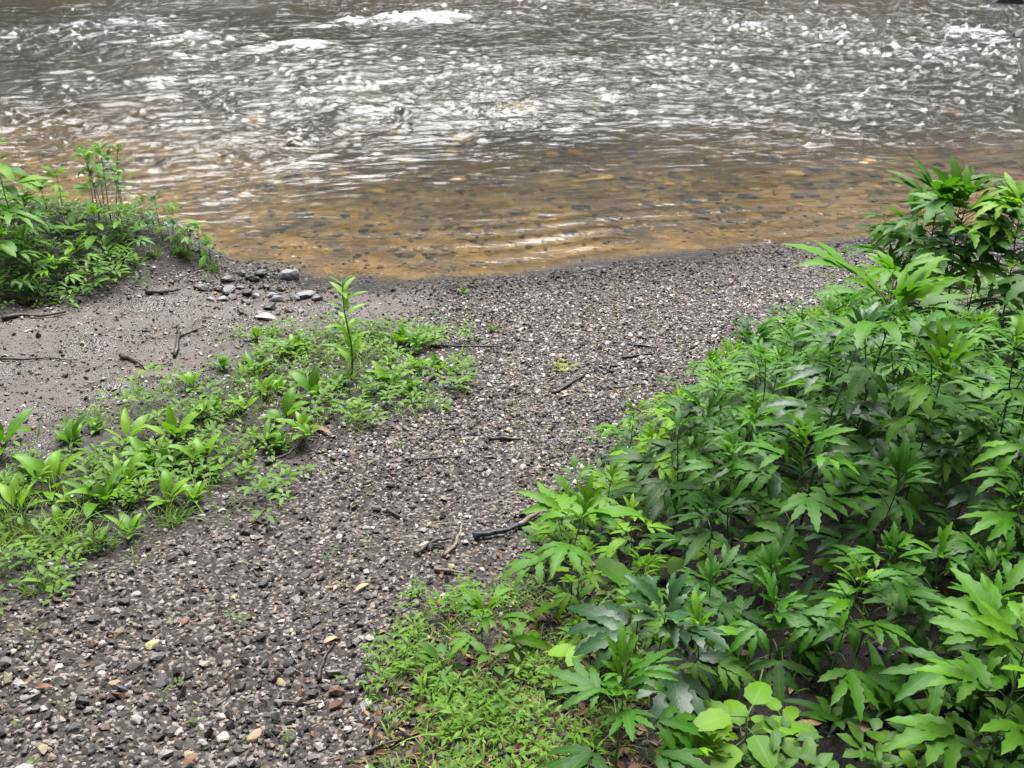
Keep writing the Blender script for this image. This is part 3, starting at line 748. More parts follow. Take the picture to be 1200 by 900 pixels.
for i in range(46):
    while True:
        px, py = rnd.uniform(-20, 545), rnd.uniform(385, 640)
        p = ground(px, py)
        if inside(P_BAND, np.array([p.x]), np.array([p.y]))[0]: break
    k = rnd.choice((0, 2, 2, 3, 3)); copy_plant(d0[k], p, rnd.uniform(0, 6.28), rnd.uniform(.4, .75), 'small broad leaved weed among the docks of the band between mud and path', 'small broad leaved weeds of the band')
p = ground(412, 440); s_, f_ = spike(9, top_height(p, 325), 26, .125)
place('spike_plant', [('stem', s_.mesh('spike_stem', M_STEM)), ('foliage', f_.mesh('spike_foliage', M_DOCK))], 'tall upright spike plant with narrow leaves in the weed band', 'wild plant', p)

# left bank plants
BANK = [(132, 262, 158, 7, .13, M_CONE, .62, 'bunch of bare dark stems with leafy tops on the left bank'), (118, 262, 164, 6, .12, M_CONEPALE, .62, 'bare stemmed plant at the left of the bunch on the bank'),
 (146, 264, 172, 6, .12, M_CONE, .6, 'bare stemmed plant at the right of the bunch on the bank'), (10, 300, 140, 11, .20, M_CONEPALE, .45, 'tall bright plant at the left edge of the bank'),
 (28, 305, 172, 10, .19, M_CONE, .4, 'second tall plant at the left edge of the bank'), (-8, 320, 150, 10, .22, M_CONE, .35, 'tall dark plant half outside the left edge on the bank'),
 (78, 262, 195, 7, .14, M_CONEPALE, .3, 'pale plant with wide leaves left of the bare stems'), (60, 270, 210, 7, .14, M_CONE, .3, 'low dark plant between the left edge and the bare stems'),
 (120, 300, 240, 8, .15, M_CONEPALE, .2, 'bright leafy plant on the crest of the bank below the bare stems'), (45, 300, 225, 9, .17, M_CONEPALE, .2, 'bright leafy plant in the middle of the left bank'), (150, 290, 238, 8, .13, M_DOCK, .2, 'light green plant at the right foot of the bare stems'),
 (-15, 345, 235, 9, .2, M_CONEPALE, .2, 'bright wide plant half outside the left edge'), (205, 285, 236, 8, .12, M_CONEPALE, .2, 'bright plant over the water near the tip of the bank'), (235, 300, 258, 8, .1, M_DOCK, .2, 'small light green plant by the tip grass of the bank'),
 (95, 322, 285, 6, .14, M_CONEPALE, .2, 'bright low plant at the foot of the left bank'), (40, 340, 275, 8, .17, M_CONE, .2, 'dark bushy plant at the foot of the bank near the left edge'),
 (190, 282, 222, 8, .12, M_BLUE, .2, 'grey green plant at the water side of the left bank'), (170, 270, 228, 7, .12, M_CONE, .2, 'dark low plant right of the bare stems'),
 (222, 300, 262, 7, .10, M_CONE, .2, 'small plant near the tip of the left bank'), (248, 308, 275, 6, .09, M_CONEPALE, .2, 'last small plant at the tip of the left bank'),
 (12, 350, 262, 8, .18, M_CONE, .2, 'broad plant overhanging the mud at the left edge'), (70, 345, 300, 6, .13, M_CONEPALE, .2, 'low yellow green plant at the mud edge of the bank')]
for i, (px, py, ty, nl, lf, mt, bare, lab) in enumerate(BANK):
    p = ground(px, py); H = top_height(p, ty) * .9
    s_, f_ = meshes_of(coneflower(500 + i, H, nl, lf, mt, M_STEMD if bare > .5 else M_STEM, lean=.06, bare=bare, simple=.5), mt, M_STEMD if bare > .5 else M_STEM, 'bank_plant')
    place('bank_plant', [('stem', s_), ('foliage', f_)], lab, 'wild plant', p - Vector((0, 0, .01)))
bs, bf = meshes_of(coneflower(640, .40, 8, .10, M_CONE, M_STEMD, lean=.08, bare=.6, simple=.6), M_CONE, M_STEMD, 'bank_plant'); b0 = None
for px, py in ((112, 263), (124, 258), (138, 256), (127, 266), (150, 260), (140, 268)):
    p = ground(px, py); lb, gp = 'thin bare stemmed plant within the bunch on the left bank', 'bare stems of the bunch on the bank'
    if b0 is None: b0 = place('bank_plant', [('stem', bs), ('foliage', bf)], lb, 'wild plant', p, 0, 1, gp)
    else: copy_plant(b0, p, rnd.uniform(0, 6.28), rnd.uniform(.8, 1.15), lb, gp, (rnd.uniform(-.1, .1), rnd.uniform(-.1, .1)))
# grass tufts
tm = [tuft(700 + k, 46, (.13, .18, .10)[k], .006, (.045, .06, .05)[k]).mesh('grass_tuft', M_GRASS) for k in range(3)]
TUFT = [(20, 630, 1, 1.1, 'thick grass tuft at the left edge below the docks'), (75, 640, 1, .9, 'grass tuft between the left edge and the path'), (120, 640, 0, 1, 'short grass tuft at the lower rim of the weed band'),
 (205, 612, 2, .9, 'grass tuft in the gravel at the rim of the weed band'), (215, 300, 1, 1.0, 'long grass tuft hanging to the water from the left bank'), (180, 300, 0, .9, 'grass tuft on the crest of the left bank'),
 (250, 318, 0, .8, 'grass tuft at the tip of the left bank by the stones'), (330, 520, 2, .7, 'sparse grass tuft beside the twig on the path edge'), (315, 392, 2, .55, 'mossy grass tuft under the tan leaf'),
 (45, 690, 2, .8, 'low grass tuft where the band meets the gravel at left'), (140, 325, 2, .9, 'dry grass tuft on the dirt slope of the left bank')]
for px, py, k, s, lab in TUFT:
    o = link_mesh('grass_tuft', tm[k], loc=ground(px, py), rot=(0, 0, rnd.uniform(0, 6.28)), scale=s); tag(o, lab, 'grass tuft')

# ------------------------------------------------------------------ ground cover (stuff)
def scatter(poly, n, w=.15, seed=1, dens=None):
    g = np.random.default_rng(seed); lo = poly.min(0); hi = poly.max(0)
    lo = np.maximum(lo, [-4.2, 1.0]); hi = np.minimum(hi, [4.2, 8])
    x = g.uniform(lo[0], hi[0], n); y = g.uniform(lo[1], hi[1], n)
    q = (g.random(n) < soft(poly, x, y, w)) & (np.abs(x) < .6 * y + .4)
    if dens is not None: q &= g.random(n) < dens(x, y)
    return x[q], y[q]
def weeds_stuff(name, label, cat, xy, mat, leaf=(.012, .03), hh=(.01, .05), nl=(4, 8), prof='ovate', wr=.62, seed=3):
    r = random.Random(seed); fo = Foliage()
    X, Y = xy; Z = height(X, Y)
    for x, y, z in zip(X, Y, Z):
        b = Vector((x, y, z)); h = r.uniform(*hh); az = r.uniform(0, 6.28); t0 = r.random(); s = r.uniform(*leaf)
        for k in range(r.randint(*nl)):
            az += 2.4; e = r.uniform(0, .7); d = azv(az, e); hk = h * r.uniform(.5, 1)
            fo.blade(b + Vector((0, 0, hk)) + d * s * .3, d, (0, 0, 1), s * r.uniform(.7, 1.2), s * wr, prof, 3, .25, .6, 0, min(1, max(0, t0 * .6 + r.uniform(0, .45))))
    tag(link_mesh(name, fo.mesh(name, mat)), label, cat, kind='stuff')
clumpy = lambda f, k, lo=-.12, hi=.12: (lambda x, y: sm(lo, hi, vn(x, y, f, k) + .5 * vn(x, y, f * 3, k + 1)))
weeds_stuff('ground_cover', 'small light green ground cover weeds at the bottom between gravel and stand', 'ground cover', scatter(P_COVER, 1150, .4, 1, clumpy(4.2, 2, -.06, .16)), M_WEED, (.008, .034), (.006, .06), (3, 8), 'lance', .42)
weeds_stuff('pale_ground_cover', 'tiny pale seedlings and sprigs between the ground cover weeds', 'ground cover', scatter(P_COVER, 1000, .55, 9, clumpy(5.5, 5, -.12, .12)), M_CONEPALE, (.008, .034), (.01, .08), (3, 6), 'lance', .3, 15)
weeds_stuff('low_weeds', 'low tangled weeds filling the band between mud and path', 'weeds', scatter(P_BAND, 2600, .3, 2, clumpy(3.4, 4, -.12, .12)), M_WEED, (.015, .055), (.012, .09), (3, 9), 'ovate', .42, 5)
weeds_stuff('bank_weeds', 'low weeds covering the left bank above the water', 'weeds', scatter(P_BANK, 2000, .1, 3, clumpy(2.2, 5, -.12, .1)), M_WEED, (.03, .085), (.02, .15), (4, 9), 'lance', .4, 6)
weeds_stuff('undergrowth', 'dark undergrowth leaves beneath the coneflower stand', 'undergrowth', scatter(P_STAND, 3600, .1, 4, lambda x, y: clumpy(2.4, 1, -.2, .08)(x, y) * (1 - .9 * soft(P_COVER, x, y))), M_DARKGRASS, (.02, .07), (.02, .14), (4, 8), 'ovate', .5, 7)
weeds_stuff('path_sprigs', 'tiny green sprigs coming up through the gravel path', 'weeds', scatter(poly_world([(-50, 950), (0, 700), (300, 560), (430, 480), (560, 430), (700, 330), (950, 330), (800, 450), (690, 570), (560, 700), (440, 800), (420, 950)]), 520, .3, 17, clumpy(2.4, 3, -.02, .2)), M_WEED, (.008, .022), (.004, .03), (3, 6), 'lance', .4, 19)
# blades of grass, thin
r_ = random.Random(12); fo = Foliage()
for pl, n, hh_, sd in ((P_BAND, 2600, .10, 21), (P_BANK, 1300, .15, 22), (P_COVER, 900, .06, 23), (P_STAND, 1500, .16, 24)):
    X, Y = scatter(pl, n, .25, sd, clumpy(2.6, sd % 7, -.1, .1)); Z = height(X, Y)
    for x, y, z in zip(X, Y, Z):
        for k in range(3):
            fo.blade((x + r_.uniform(-.012, .012), y + r_.uniform(-.012, .012), z - .004), azv(r_.uniform(0, 6.28), r_.uniform(.7, 1.4)), (0, 0, 1), hh_ * r_.uniform(.35, 1.1), r_.uniform(.0025, .006), 'grass', 4, .3, r_.uniform(.4, 1.6), 0, r_.random())
tag(link_mesh('grass', fo.mesh('grass', M_GRASS)), 'thin grass blades scattered through the weeds and bank', 'grass', kind='stuff')
# litter
def litter(name, label, polys, n, pal, seed, size=(.012, .04)):
    g = random.Random(seed); V = []; Fc = []; C_ = []
    for pl, nn in zip(polys, n):
        X, Y = scatter(pl, nn, .3, seed); Z = height(X, Y)
        for x, y, z in zip(X, Y, Z):
            l = g.uniform(*size); w = l * g.choice((.06, .08, .12, .35, .45)); a = g.uniform(0, 6.28); ux, uy = math.cos(a) * l / 2, math.sin(a) * l / 2; vx, vy = -math.sin(a) * w / 2, math.cos(a) * w / 2
            t1, t2, t3 = g.uniform(0, .3) * l, g.uniform(0, .3) * l, g.uniform(.002, .01); b = len(V)
            
            if pl is P_PATH or pl is P_MUD: ux, uy, vx, vy = ux * .6, uy * .6, vx * .6, vy * .6
            V += [(x - ux, y - uy, z + t1), (x - vx, y - vy, z + t3), (x + ux, y + uy, z + t2), (x + vx, y + vy, z + t3 + w * .3)]
            Fc.append((b, b + 1, b + 2, b + 3)); c = g.choice(pal); k = g.uniform(.6, 1.3); C_ += [tuple(v * k for v in c)] * 4
    tag(link_mesh(name, np_mesh(name, np.array(V), np.array(Fc), M_LITTER, False, np.array(C_))), label, 'leaf litter', kind='stuff')
P_PATH = poly_world([(-50, 950), (0, 730), (300, 590), (430, 500), (560, 430), (700, 330), (950, 330), (800, 450), (690, 570), (560, 700), (440, 800), (420, 950)])
litter('leaf_litter', 'dead leaf crumbs and bits of twig on soil and gravel', (P_STAND, P_PATH, P_COVER, P_MUD), (9000, 6500, 4200, 3600), [(.10, .055, .03), (.18, .10, .05), (.05, .035, .025), (.26, .18, .10), (.035, .03, .026), (.16, .07, .04)], 31)

# ------------------------------------------------------------------ stones
def stone_mesh(seed, mat, rough=.16, flat=.6, sub=2):
    import bmesh
    g = np.random.default_rng(seed); bm = bmesh.new(); bmesh.ops.create_icosphere(bm, subdivisions=sub, radius=1)
    dirs = g.standard_normal((9, 3)); dirs /= np.linalg.norm(dirs, axis=1)[:, None]; cut = g.uniform(.5, .85, 9)
    k = g.uniform(1.5, 3, (3, 3))
    for v in bm.verts:
        c = np.array(v.co); 
        for d, q in zip(dirs, cut):
            e = c @ d
            if e > q: c = c - d * (e - q) * .85
        c = c * (1 + rough * .5 * math.sin(c @ k[0] * 2) * math.cos(c @ k[1] * 2.3 + 1) + rough * .25 * math.sin(c @ k[2] * 6))
        v.co = (c[0] * 1.2, c[1] * .9, c[2] * flat)
    me = bpy.data.meshes.new('stone'); bm.to_mesh(me); bm.free(); me.polygons.foreach_set('use_smooth', np.full(len(me.polygons), seed >= 20 and seed < 30)); me.materials.append(mat)
    return me
_sm = {}
def sd_ok(px): return True
def stone(name, px, py, wpx, mat, label, seed=0, flat=.6, sink=.3, water=False, group=None):
    if water:
        d = ray(px, py); p = plane_hit(px, py, WATER)
        # line of sight bends down at the surface
        inc = math.acos(-d.normalized().z); tr = math.asin(math.sin(inc) / 1.333); hd = Vector((d.x, d.y, 0)).normalized()
        for _ in range(8):
            dep = WATER - hz(p.x, p.y); q = plane_hit(px, py, WATER) + hd * math.tan(tr) * dep; p = Vector((q.x, q.y, hz(q.x, q.y)))
    else: p = ground(px, py)
    r = wpx / 2 / F * (p - CAM).dot(FWD) / 1.15 * (.85 if sd_ok(px) else 1)
    k = (seed, mat.name, flat)
    if k not in _sm: _sm[k] = stone_mesh(seed, mat, flat=flat)
    o = link_mesh(name, _sm[k], loc=p + Vector((0, 0, r * flat * (1 - 2 * sink))), rot=(rnd.uniform(-.2, .2), rnd.uniform(-.2, .2), rnd.uniform(0, 6.28) if not seed >= 90 else .2), scale=r)
    return tag(o, label, 'stone' if name != 'boulder' else 'rock', group)
ST = [(338, 326, 32, M_STONEG, 'grey angular boulder at the waterline beyond the weed band', 91, .8), (356, 348, 34, M_STONEG, 'flat grey slab rock just below the angular boulder', 92, .4),
 (614, 549, 15, M_STONEL, 'white pebble lying alone in the middle of the gravel path', 1, .7), (179, 757, 22, M_STONEY, 'pale yellowish stone in the left gravel', 2, .6),
 (262, 868, 26, M_STONEL, 'white angular stone near the bottom edge of the gravel', 3, .7), (300, 864, 28, M_STONET, 'tan broad stone right of the white angular stone', 4, .6),
 (222, 886, 20, M_STONEY, 'small yellowish stone at the bottom edge', 5, .6), (238, 872, 16, M_STONEL, 'small white pebble between the bottom edge stones', 6, .7),
 (120, 790, 16, M_STONEL, 'pale pebble in the gravel below the left weeds', 1, .6), (70, 782, 14, M_STONEL, 'pale pebble nearest the left edge of the gravel', 3, .6),
 (135, 802, 18, M_STONET, 'tan pebble in the left gravel', 4, .6), (160, 698, 16, M_STONEL, 'grey white pebble under the lower rim of the weeds', 6, .6),
 (145, 706, 22, M_STONED, 'dark flat stone under the lower rim of the weeds', 7, .5), (110, 726, 24, M_STONED, 'blackish stone in the left gravel', 8, .5),
 (310, 684, 24, M_STONED, 'dark stone with shaded hollow in mid gravel', 7, .5), (370, 728, 22, M_STONED, 'dark stone at the right part of the lower gravel', 9, .5),
 (85, 855, 28, M_STONED, 'large dark stone at lower left', 8, .5), (190, 800, 30, M_STONED, 'long dark stone by the hollow in the lower gravel', 9, .45),
 (340, 865, 28, M_STONED, 'dark stone near the bottom right of the gravel', 7, .5), (175, 880, 26, M_STONED, 'dark stone at the bottom edge', 8, .6),
 (330, 800, 18, M_STONET, 'tan stone beside a thin twig', 2, .5), (407, 855, 16, M_STONEL, 'pale pebble where gravel meets the ground cover', 1, .6),
 (245, 750, 14, M_STONEL, 'pale pebble in the centre of the lower gravel', 6, .7), (275, 700, 13, M_STONET, 'tan pebble in the middle gravel', 4, .6),
 (30, 820, 20, M_STONEG, 'grey stone at the left edge of the gravel', 3, .55), (50, 880, 22, M_STONET, 'brownish stone in the bottom left corner', 5, .5),
 (750, 628, 14, M_STONEL, 'pale pebble glimpsed beneath the stand', 1, .6), (480, 690, 12, M_STONEL, 'pale pebble left of the low seedling', 6, .6),
 (430, 620, 12, M_STONEL, 'pale pebble in the dark part of the path', 2, .6), (660, 492, 10, M_STONEL, 'pale pebble on the path below the slanting twig', 3, .6)]
for px, py, w, mt, lab, sd, fl in ST:
    stone('boulder' if sd > 90 else 'stone', px, py, w, mt, lab, sd, fl)
CL = [(268, 330), (282, 338), (296, 328), (312, 338), (300, 348), (272, 350), (288, 356), (324, 352), (316, 362), (256, 340), (304, 368), (338, 366), (372, 352), (246, 352), (330, 340), (284, 322), (262, 352), (282, 366), (346, 352), (320, 348), (290, 344), (306, 322), (352, 366), (268, 342), (236, 340)]
for i, (px, py) in enumerate(CL):
    stone('stone', px, py, rnd.uniform(13, 25), (M_STONED, M_STONEG, M_STONED)[i % 3], 'dark cobble in the heap of stones beside the angular boulder', 7 + i % 3, .6, .25, group='cobbles heaped at the water edge')
# stones on the riverbed and rocks in the current
RB = [(545, 162, 26, M_AMBER, 'orange stone under water below the foam patch'), (478, 186, 16, M_AMBER, 'small bright orange stone under the brown shallows'), (465, 153, 12, M_AMBER, 'yellow orange stone just under the nearest foam patch'),
 (605, 124, 30, M_OCHRE, 'wide ochre stone under mid river'), (645, 182, 14, M_AMBER, 'yellow stone under mid shallows'), (612, 196, 14, M_OCHRE, 'pale ochre stone under the centre shallows'), (528, 178, 22, M_OCHRE, 'ochre stone left of centre under the shallows'),
 (538, 210, 14, M_AMBER, 'small amber stone under the lower shallows'), (440, 226, 20, M_OCHRE, 'ochre stone at the left of the brown shallows'), (1116, 130, 16, M_AMBER, 'orange stone under the right hand riffle'),
 (904, 100, 14, M_OCHRE, 'ochre stone under the right of mid river'), (675, 180, 14, M_AMBER, 'yellow stone right of the mid shallows one'), (690, 122, 16, M_OCHRE, 'brown ochre stone under mid river right of the wide one'),
 (297, 136, 14, M_AMBER, 'yellow stone under the left riffle'), (710, 210, 24, M_OCHRE, 'broad ochre stone under the right shallows'), (930, 205, 24, M_OCHRE, 'ochre stone under the shallows before the tall plants'), (400, 205, 22, M_OCHRE, 'ochre stone near the left shallows edge'), (1020, 190, 20, M_AMBER, 'amber stone under water left of the tall plants')]
for i, (px, py, w, mt, lab) in enumerate(RB):
    stone('river_stone', px, py, w * 1.5, mt, lab, 20 + i % 5, .7, .1, True)
def rock_at(px, py, wpx, zoff, mat, label, seed, flat=.7):
    p = plane_hit(px, py, WATER); r = wpx / 2 / F * (p - CAM).dot(FWD) / 1.15
    o = link_mesh('boulder', stone_mesh(seed, mat, flat=flat), loc=(p.x, p.y, WATER + zoff), rot=(0, 0, .4), scale=r); tag(o, label, 'rock')
rock_at(1199, 44, 34, .02, M_STONED, 'dark wet rock breaking the white water at the right edge', 61)
rock_at(494, 141, 40, -.06, M_STONED, 'dark rock just awash at the end of the nearest foam patch', 62, .5)
rock_at(1182, 2, 70, .0, M_STONED, 'dark rock at the far side in the top right corner', 63, .5)

# ------------------------------------------------------------------ twigs and sticks
def twig(a, b, rpx, mat, label, name='twig', bend=.06, fork=False, seed=0, lift=.004):
    g = random.Random(seed + int(a[0])); A, B = ground(*a), ground(*b); rad = rpx / 2 / F * (A - CAM).dot(FWD)
    n = 7; o = (A + B) / 2; o.z = hz(o.x, o.y); ln = (B - A).length; sd = (B - A).cross(Vector((0, 0, 1))).normalized()
    pts = []
    for i in range(n + 1):
        t = i / n; p = A.lerp(B, t) + sd * (bend * ln * math.sin(t * 3.14) + g.uniform(-.02, .02) * ln); p.z = max(hz(p.x, p.y), A.z + (B.z - A.z) * t - .01) + rad * .8 + lift; pts.append(p - o)
    t_ = Tubes(); t_.tube(pts, [rad * (1.1 - .6 * i / n) * g.uniform(.7, 1.25) for i in range(n + 1)], 7)
    if fork:
        q = pts[3]; d = (pts[-1] - pts[0]).normalized(); d = (d + sd * .9).normalized(); t_.tube([q, q + d * ln * .2, q + d * ln * .38 + Vector((0, 0, -.003))], [rad * .6, rad * .5, rad * .25], 6)
    return tag(link_mesh(name, t_.mesh(name, mat), loc=o), label, 'twig' if name == 'twig' else 'stick')
TW = [((143, 418), (168, 432), 5, M_TWIG, 'short dark twig on the mud left of the weed band', 0), ((168, 432), (203, 428), 3, M_TWIG, 'thin dark twig reaching toward the weeds on the mud', 0), ((0, 422), (92, 424), 3, M_TWIG, 'long thin twig lying across the mud at left', 0),
 ((2, 376), (78, 368), 5, M_TWIG, 'long dark stick at the foot of the left bank', 0), ((172, 346), (208, 342), 6, M_TWIG, 'thick dark piece of wood at the top of the mud', 0), ((205, 420), (207, 384), 5, M_TWIG, 'crooked dark twig pointing at the water on the mud', 1),
 ((735, 405), (771, 410), 4, M_TWIG, 'dark twig on the far gravel, upper of two', 0), ((729, 422), (768, 417), 4, M_TWIG, 'dark twig on the far gravel, lower of two', 0), ((648, 463), (687, 438), 4, M_TWIG, 'straight dark twig slanting on the middle of the path', 0),
 ((572, 517), (610, 518), 6, M_TWIG, 'dark stub of wood half buried in the path', 0), ((474, 541), (540, 537), 3, M_TWIG, 'thin reddish dark twig lying across the path', 0), ((700, 456), (756, 453), 3, M_TWIG, 'thin dark twig near the stand edge on the far path', 0),
 ((455, 600), (478, 612), 5, M_TWIG, 'dark bent twig in the shaded middle of the path', 0), ((487, 652), (526, 634), 6, M_TWIG, 'dark stick pointing to the charred stick', 1), ((522, 654), (541, 616), 5, M_TWIGP, 'grey brown stick left of the charred stick', 0),
 ((509, 669), (548, 674), 5, M_TWIGP, 'tan stick below the charred stick', 0), ((495, 463), (514, 441), 6, M_TWIG, 'dark stick at the right end of the weed band', 0), ((322, 824), (378, 826), 4, M_TWIGP, 'pale thin twig in the lower gravel', 0),
 ((430, 886), (492, 862), 4, M_TWIG, 'thin brown twig in the ground cover at the bottom', 0), ((375, 800), (392, 755), 5, M_TWIG, 'dark upright slanting twig where gravel meets the cover', 0), ((505, 408), (592, 406), 3, M_TWIG, 'thin twig lying on the gravel beyond the weed band', 0),
 ((312, 545), (352, 520), 4, M_TWIG, 'dark twig at the path edge of the weed band', 0), ((935, 745), (975, 728), 3, M_TWIGP, 'pale dead stalk over the dark soil gap', 0), ((870, 728), (990, 736), 3, M_TWIGP, 'long yellowish dead stalk lying under the feathery leaved plant', 0)]
for a_, b_, w, mt, lab, fk in TW: twig(a_, b_, w, mt, lab, fork=bool(fk), bend=rnd.uniform(-.08, .08))
twig((556, 633), (611, 619), 9, M_CHAR, 'charred blue black stick lying at the stand edge', 'charred_stick', .02, seed=4, lift=.006)
twig((608, 620), (632, 604), 7, M_TWIGP, 'pale broken stick end beyond the charred stick', 'broken_stick', .02, seed=5, lift=.006)

# ------------------------------------------------------------------ fallen leaves
def fallen(px, py, lpx, ang, mat, label, wr=.4, curl=.8, lift=.0):
    p = ground(px, py); L_ = lpx / F * (p - CAM).dot(FWD); fo = Foliage()
    d = azv(ang, .12); fo.blade(-d * L_ * .5 + Vector((0, 0, .008 + lift)), d, (0, 0, 1), L_, L_ * wr, 'ovate', 9, .35, curl, .05, .5, .25, .03)
    o = link_mesh('fallen_leaf', fo.mesh('fallen_leaf', mat), loc=p); tag(o, label, 'dead leaf')
FL = [(493, 836, 26, .3, M_DEADR, 'rust brown dead leaf in the ground cover, left half of the pair', .45), (515, 832, 18, .6, M_DEADT, 'tan dead leaf right of the rust brown one in the cover', .6), (940, 856, 60, .35, M_DEADT, 'long tan dead leaf lying on the dark soil at the bottom', .28),
 (1012, 858, 22, .4, M_DEADP, 'pale dead leaf on the soil beside the strap leaves', .6), (376, 506, 34, -.5, M_DEADR, 'red brown dead leaf at the path edge of the weed band', .3), (311, 374, 30, -.2, M_DEADP, 'tan pale leaf resting on the mossy tuft by the cobbles', .5),
 (306, 324, 9, .4, M_DEADY, 'small yellow leaf on the cobbles by the boulder', .7), (218, 730, 16, 1.2, M_DEADR, 'orange brown leaf scrap in the lower gravel', .6), (388, 752, 18, .6, M_DEADT, 'tan leaf scrap where the gravel darkens', .5), (52, 808, 22, .1, M_DEADR, 'rusty leaf scrap in the left gravel', .45),
 (225, 892, 22, .9, M_DEADR, 'orange brown leaf at the bottom edge of the gravel', .6), (520, 445, 10, 0, M_DEADR, 'small orange leaf by the stick at the band end', .6), (745, 902, 20, .2, M_DEADR, 'brown leaf under the bright coneflower at the bottom', .5), (425, 690, 20, .7, M_DEADT, 'light brown leaf scrap on the darker gravel', .4),
 (500, 640, 16, .2, M_DEADP, 'pale leaf scrap near the dark stick', .4), (183, 396, 12, .5, M_DEADR, 'orange brown leaf on the mud', .5), (850, 665, 14, .5, M_DEADR, 'brown dead leaf glimpsed under the stand', .5)]
for px, py, l, an, mt, lab, wr in FL: fallen(px, py, l, an, mt, lab, wr)
# moss cushion
p = ground(660, 430); V, Fc, C_ = pebbles(np.array([p.x + .05 * math.cos(k * 2.4) * (k / 14) for k in range(14)]), np.array([p.y + .09 * math.sin(k * 2.4) * (k / 14) for k in range(14)]), np.full(14, .024), [(.2, .2, .05)], [1], .5, (.3, .5), 8)
o = link_mesh('moss_patch', np_mesh('moss_patch', V, Fc, M_MOSS, True, C_)); tag(o, 'yellow green moss patch on the middle of the gravel path', 'moss')

# ------------------------------------------------------------------ woods around (outside the frame, they colour the reflections and shade the bank)
def wood_material(name, a_, b_):
    m, nt, out = mat_new(name); t = attr(nt, 'tint'); s = nt.nodes.new('ShaderNodeSeparateColor'); L(nt, t.outputs['Color'], s.inputs[0])
    c = ramp(nt, s.outputs[0], [(0, a_), (1, b_)]); p = principled(nt, None, c, .55, .3)
    tr = nt.nodes.new('ShaderNodeBsdfTranslucent'); L(nt, c, tr.inputs[0]); mx = nt.nodes.new('ShaderNodeMixShader'); mx.inputs[0].default_value = .3
    L(nt, p.outputs[0], mx.inputs[1]); L(nt, tr.outputs[0], mx.inputs[2]); L(nt, mx.outputs[0], out.inputs[0]); return m
M_WOOD = wood_material('woodland_leaf', (.018, .040, .012), (.075, .120, .030))
def leaf_cloud(centres, n, size, seed):
    g = np.random.default_rng(seed); cs = np.array([c[:3] for c in centres]); rs = np.array([c[3:] for c in centres])
    i = g.integers(0, len(cs), n); u = g.standard_normal((n, 3)); u /= np.linalg.norm(u, axis=1)[:, None]; rr_ = g.random((n, 1)) ** .45
    P = cs[i] + u * rr_ * rs[i]
    a_ = g.standard_normal((n, 3)); a_ /= np.linalg.norm(a_, axis=1)[:, None]; b_ = np.cross(a_, g.standard_normal((n, 3))); b_ /= np.linalg.norm(b_, axis=1)[:, None]
    s = size * g.uniform(.6, 1.3, (n, 1))
    V = np.stack([P - a_ * s, P + b_ * s * .5, P + a_ * s, P - b_ * s * .5], 1).reshape(-1, 3)
    Fc = np.arange(n * 4).reshape(-1, 4); t = np.repeat(g.random(n), 4)[:, None] * np.ones(3)
    return V, Fc, t
g_ = random.Random(3)
cs = []
for k in range(90):
    x = -54 + k * 1.2 + g_.uniform(-1, 1); y = 30 + g_.uniform(0, 6); top = 5.2 + 4.0 * g_.random() ** 1.5
    for j in range(3): cs.append((x + g_.uniform(-1, 1), y + g_.uniform(-1, 1), .8 + top * (j + .4) / 3, 2.0, 1.4, top / 5))
V, Fc, t = leaf_cloud(cs, 26000, .32, 4)
tag(link_mesh('far_woods', np_mesh('far_woods', V, Fc, M_WOOD, False, t)), 'green woods on the far bank of the river', 'woods', kind='stuff')
def bank_tree(label, x, y, H, rad, n, seed, hb):
    g = random.Random(seed); t = thing('riverside_tree', label, 'tree', (x, y, hz(x, y)))
    tb = Tubes(); tb.tube([(0, 0, -.2), (.05, 0, H * .3), (0, .1, H * .6), (.1, 0, H * .9)], [.22, .17, .12, .04], 10); cs = []
    for k in range(11):
        a_ = k * 2.4; h0 = H * (.4 + .45 * k / 11); e = Vector((math.cos(a_) * rad * g.uniform(.5, .9), math.sin(a_) * rad * g.uniform(.5, .9), hb + (H - hb) * (k + .5) / 11))
        tb.tube([(0, 0, h0), (e.x * .5, e.y * .5, (h0 + e.z) / 2 + .2), tuple(e)], [.06, .04, .015], 6); cs.append((e.x, e.y, e.z, rad * .5, rad * .5, rad * .28))
    link_mesh('trunk', tb.mesh('tree_trunk', M_BARK), t); V, Fc, tt = leaf_cloud(cs, n, .13, seed); link_mesh('crown', np_mesh('tree_crown', V, Fc, M_WOOD, False, tt), t)
bank_tree('tree behind the viewer shading the near path', -1.6, -2.4, 8, 3.3, 16000, 1, 3.4)
bank_tree('tree left of the viewer behind the near path', -5.0, -1.2, 8.5, 3.2, 14000, 3, 3.2)
bank_tree('tree right of the viewer shading the corner plants', 3.4, -.4, 8.5, 3.5, 20000, 2, 3.0)

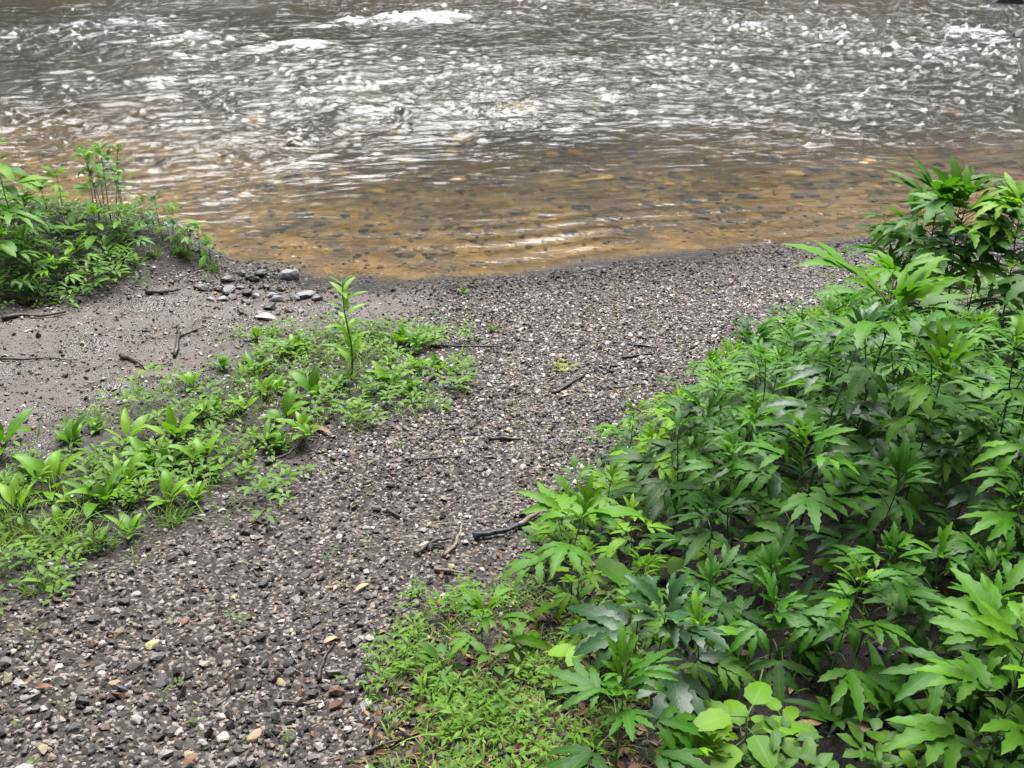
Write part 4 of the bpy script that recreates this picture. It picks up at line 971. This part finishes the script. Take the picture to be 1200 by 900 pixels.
# ------------------------------------------------------------------ light
SUN_EL, SUN_AZ = R(62), R(2)          # azimuth from +Y towards -X is negative here
sd = Vector((math.sin(SUN_AZ) * math.cos(SUN_EL), math.cos(SUN_AZ) * math.cos(SUN_EL), math.sin(SUN_EL)))
sl = bpy.data.lights.new('sun', 'SUN'); sl.energy = 4.5; sl.angle = R(44); sl.color = (1, .985, .965)
so = bpy.data.objects.new('sun', sl); COL.objects.link(so); so.rotation_euler = (-sd).to_track_quat('-Z', 'Y').to_euler(); so.location = (0, 0, 30)
w = bpy.data.worlds.new('World'); sc.world = w; w.use_nodes = True; nt = w.node_tree; nt.nodes.clear()
wo = nt.nodes.new('ShaderNodeOutputWorld'); bg = nt.nodes.new('ShaderNodeBackground'); bg.inputs['Strength'].default_value = .05; L(nt, bg.outputs[0], wo.inputs[0])
sky = nt.nodes.new('ShaderNodeTexSky'); sky.sky_type = 'NISHITA'; sky.sun_disc = False; sky.sun_elevation = SUN_EL; sky.sun_rotation = SUN_AZ
tc = nt.nodes.new('ShaderNodeTexCoord'); nrmz = nt.nodes.new('ShaderNodeVectorMath'); nrmz.operation = 'NORMALIZE'; L(nt, tc.outputs['Generated'], nrmz.inputs[0])
dt = nt.nodes.new('ShaderNodeVectorMath'); dt.operation = 'DOT_PRODUCT'; L(nt, nrmz.outputs[0], dt.inputs[0]); dt.inputs[1].default_value = sd
glow = math_(nt, 'POWER', math_(nt, 'MAXIMUM', dt.outputs['Value'], 0.0), 2.0)
n1 = noise(nt, nrmz.outputs[0], 2.6, 6, .6)
cl = ramp(nt, n1, [(.3, (4.2, 4.4, 4.9)), (.7, (7.6, 7.7, 8.0))])
gl = nt.nodes.new('ShaderNodeVectorMath'); gl.operation = 'SCALE'; gl.inputs[0].default_value = (8, 7.95, 7.9); L(nt, glow, gl.inputs['Scale'])
ad = nt.nodes.new('ShaderNodeVectorMath'); ad.operation = 'ADD'; L(nt, cl, ad.inputs[0]); L(nt, gl.outputs[0], ad.inputs[1])
L(nt, mixc(nt, .86, sky.outputs[0], ad.outputs[0]), bg.inputs['Color'])

vs = sc.view_settings; vs.view_transform = 'Standard'; vs.look = 'None'; vs.gamma = 1; vs.exposure = 1.3
sc.cycles.use_denoising = True
try: sc.cycles.denoiser = 'OPENIMAGEDENOISE'
except Exception: pass
sc.cycles.max_bounces = 8; sc.cycles.transmission_bounces = 6; sc.cycles.transparent_max_bounces = 6; sc.cycles.diffuse_bounces = 3; sc.cycles.glossy_bounces = 3
sc.cycles.caustics_refractive = True; sc.cycles.caustics_reflective = False
sc.cycles.sample_clamp_indirect = 6
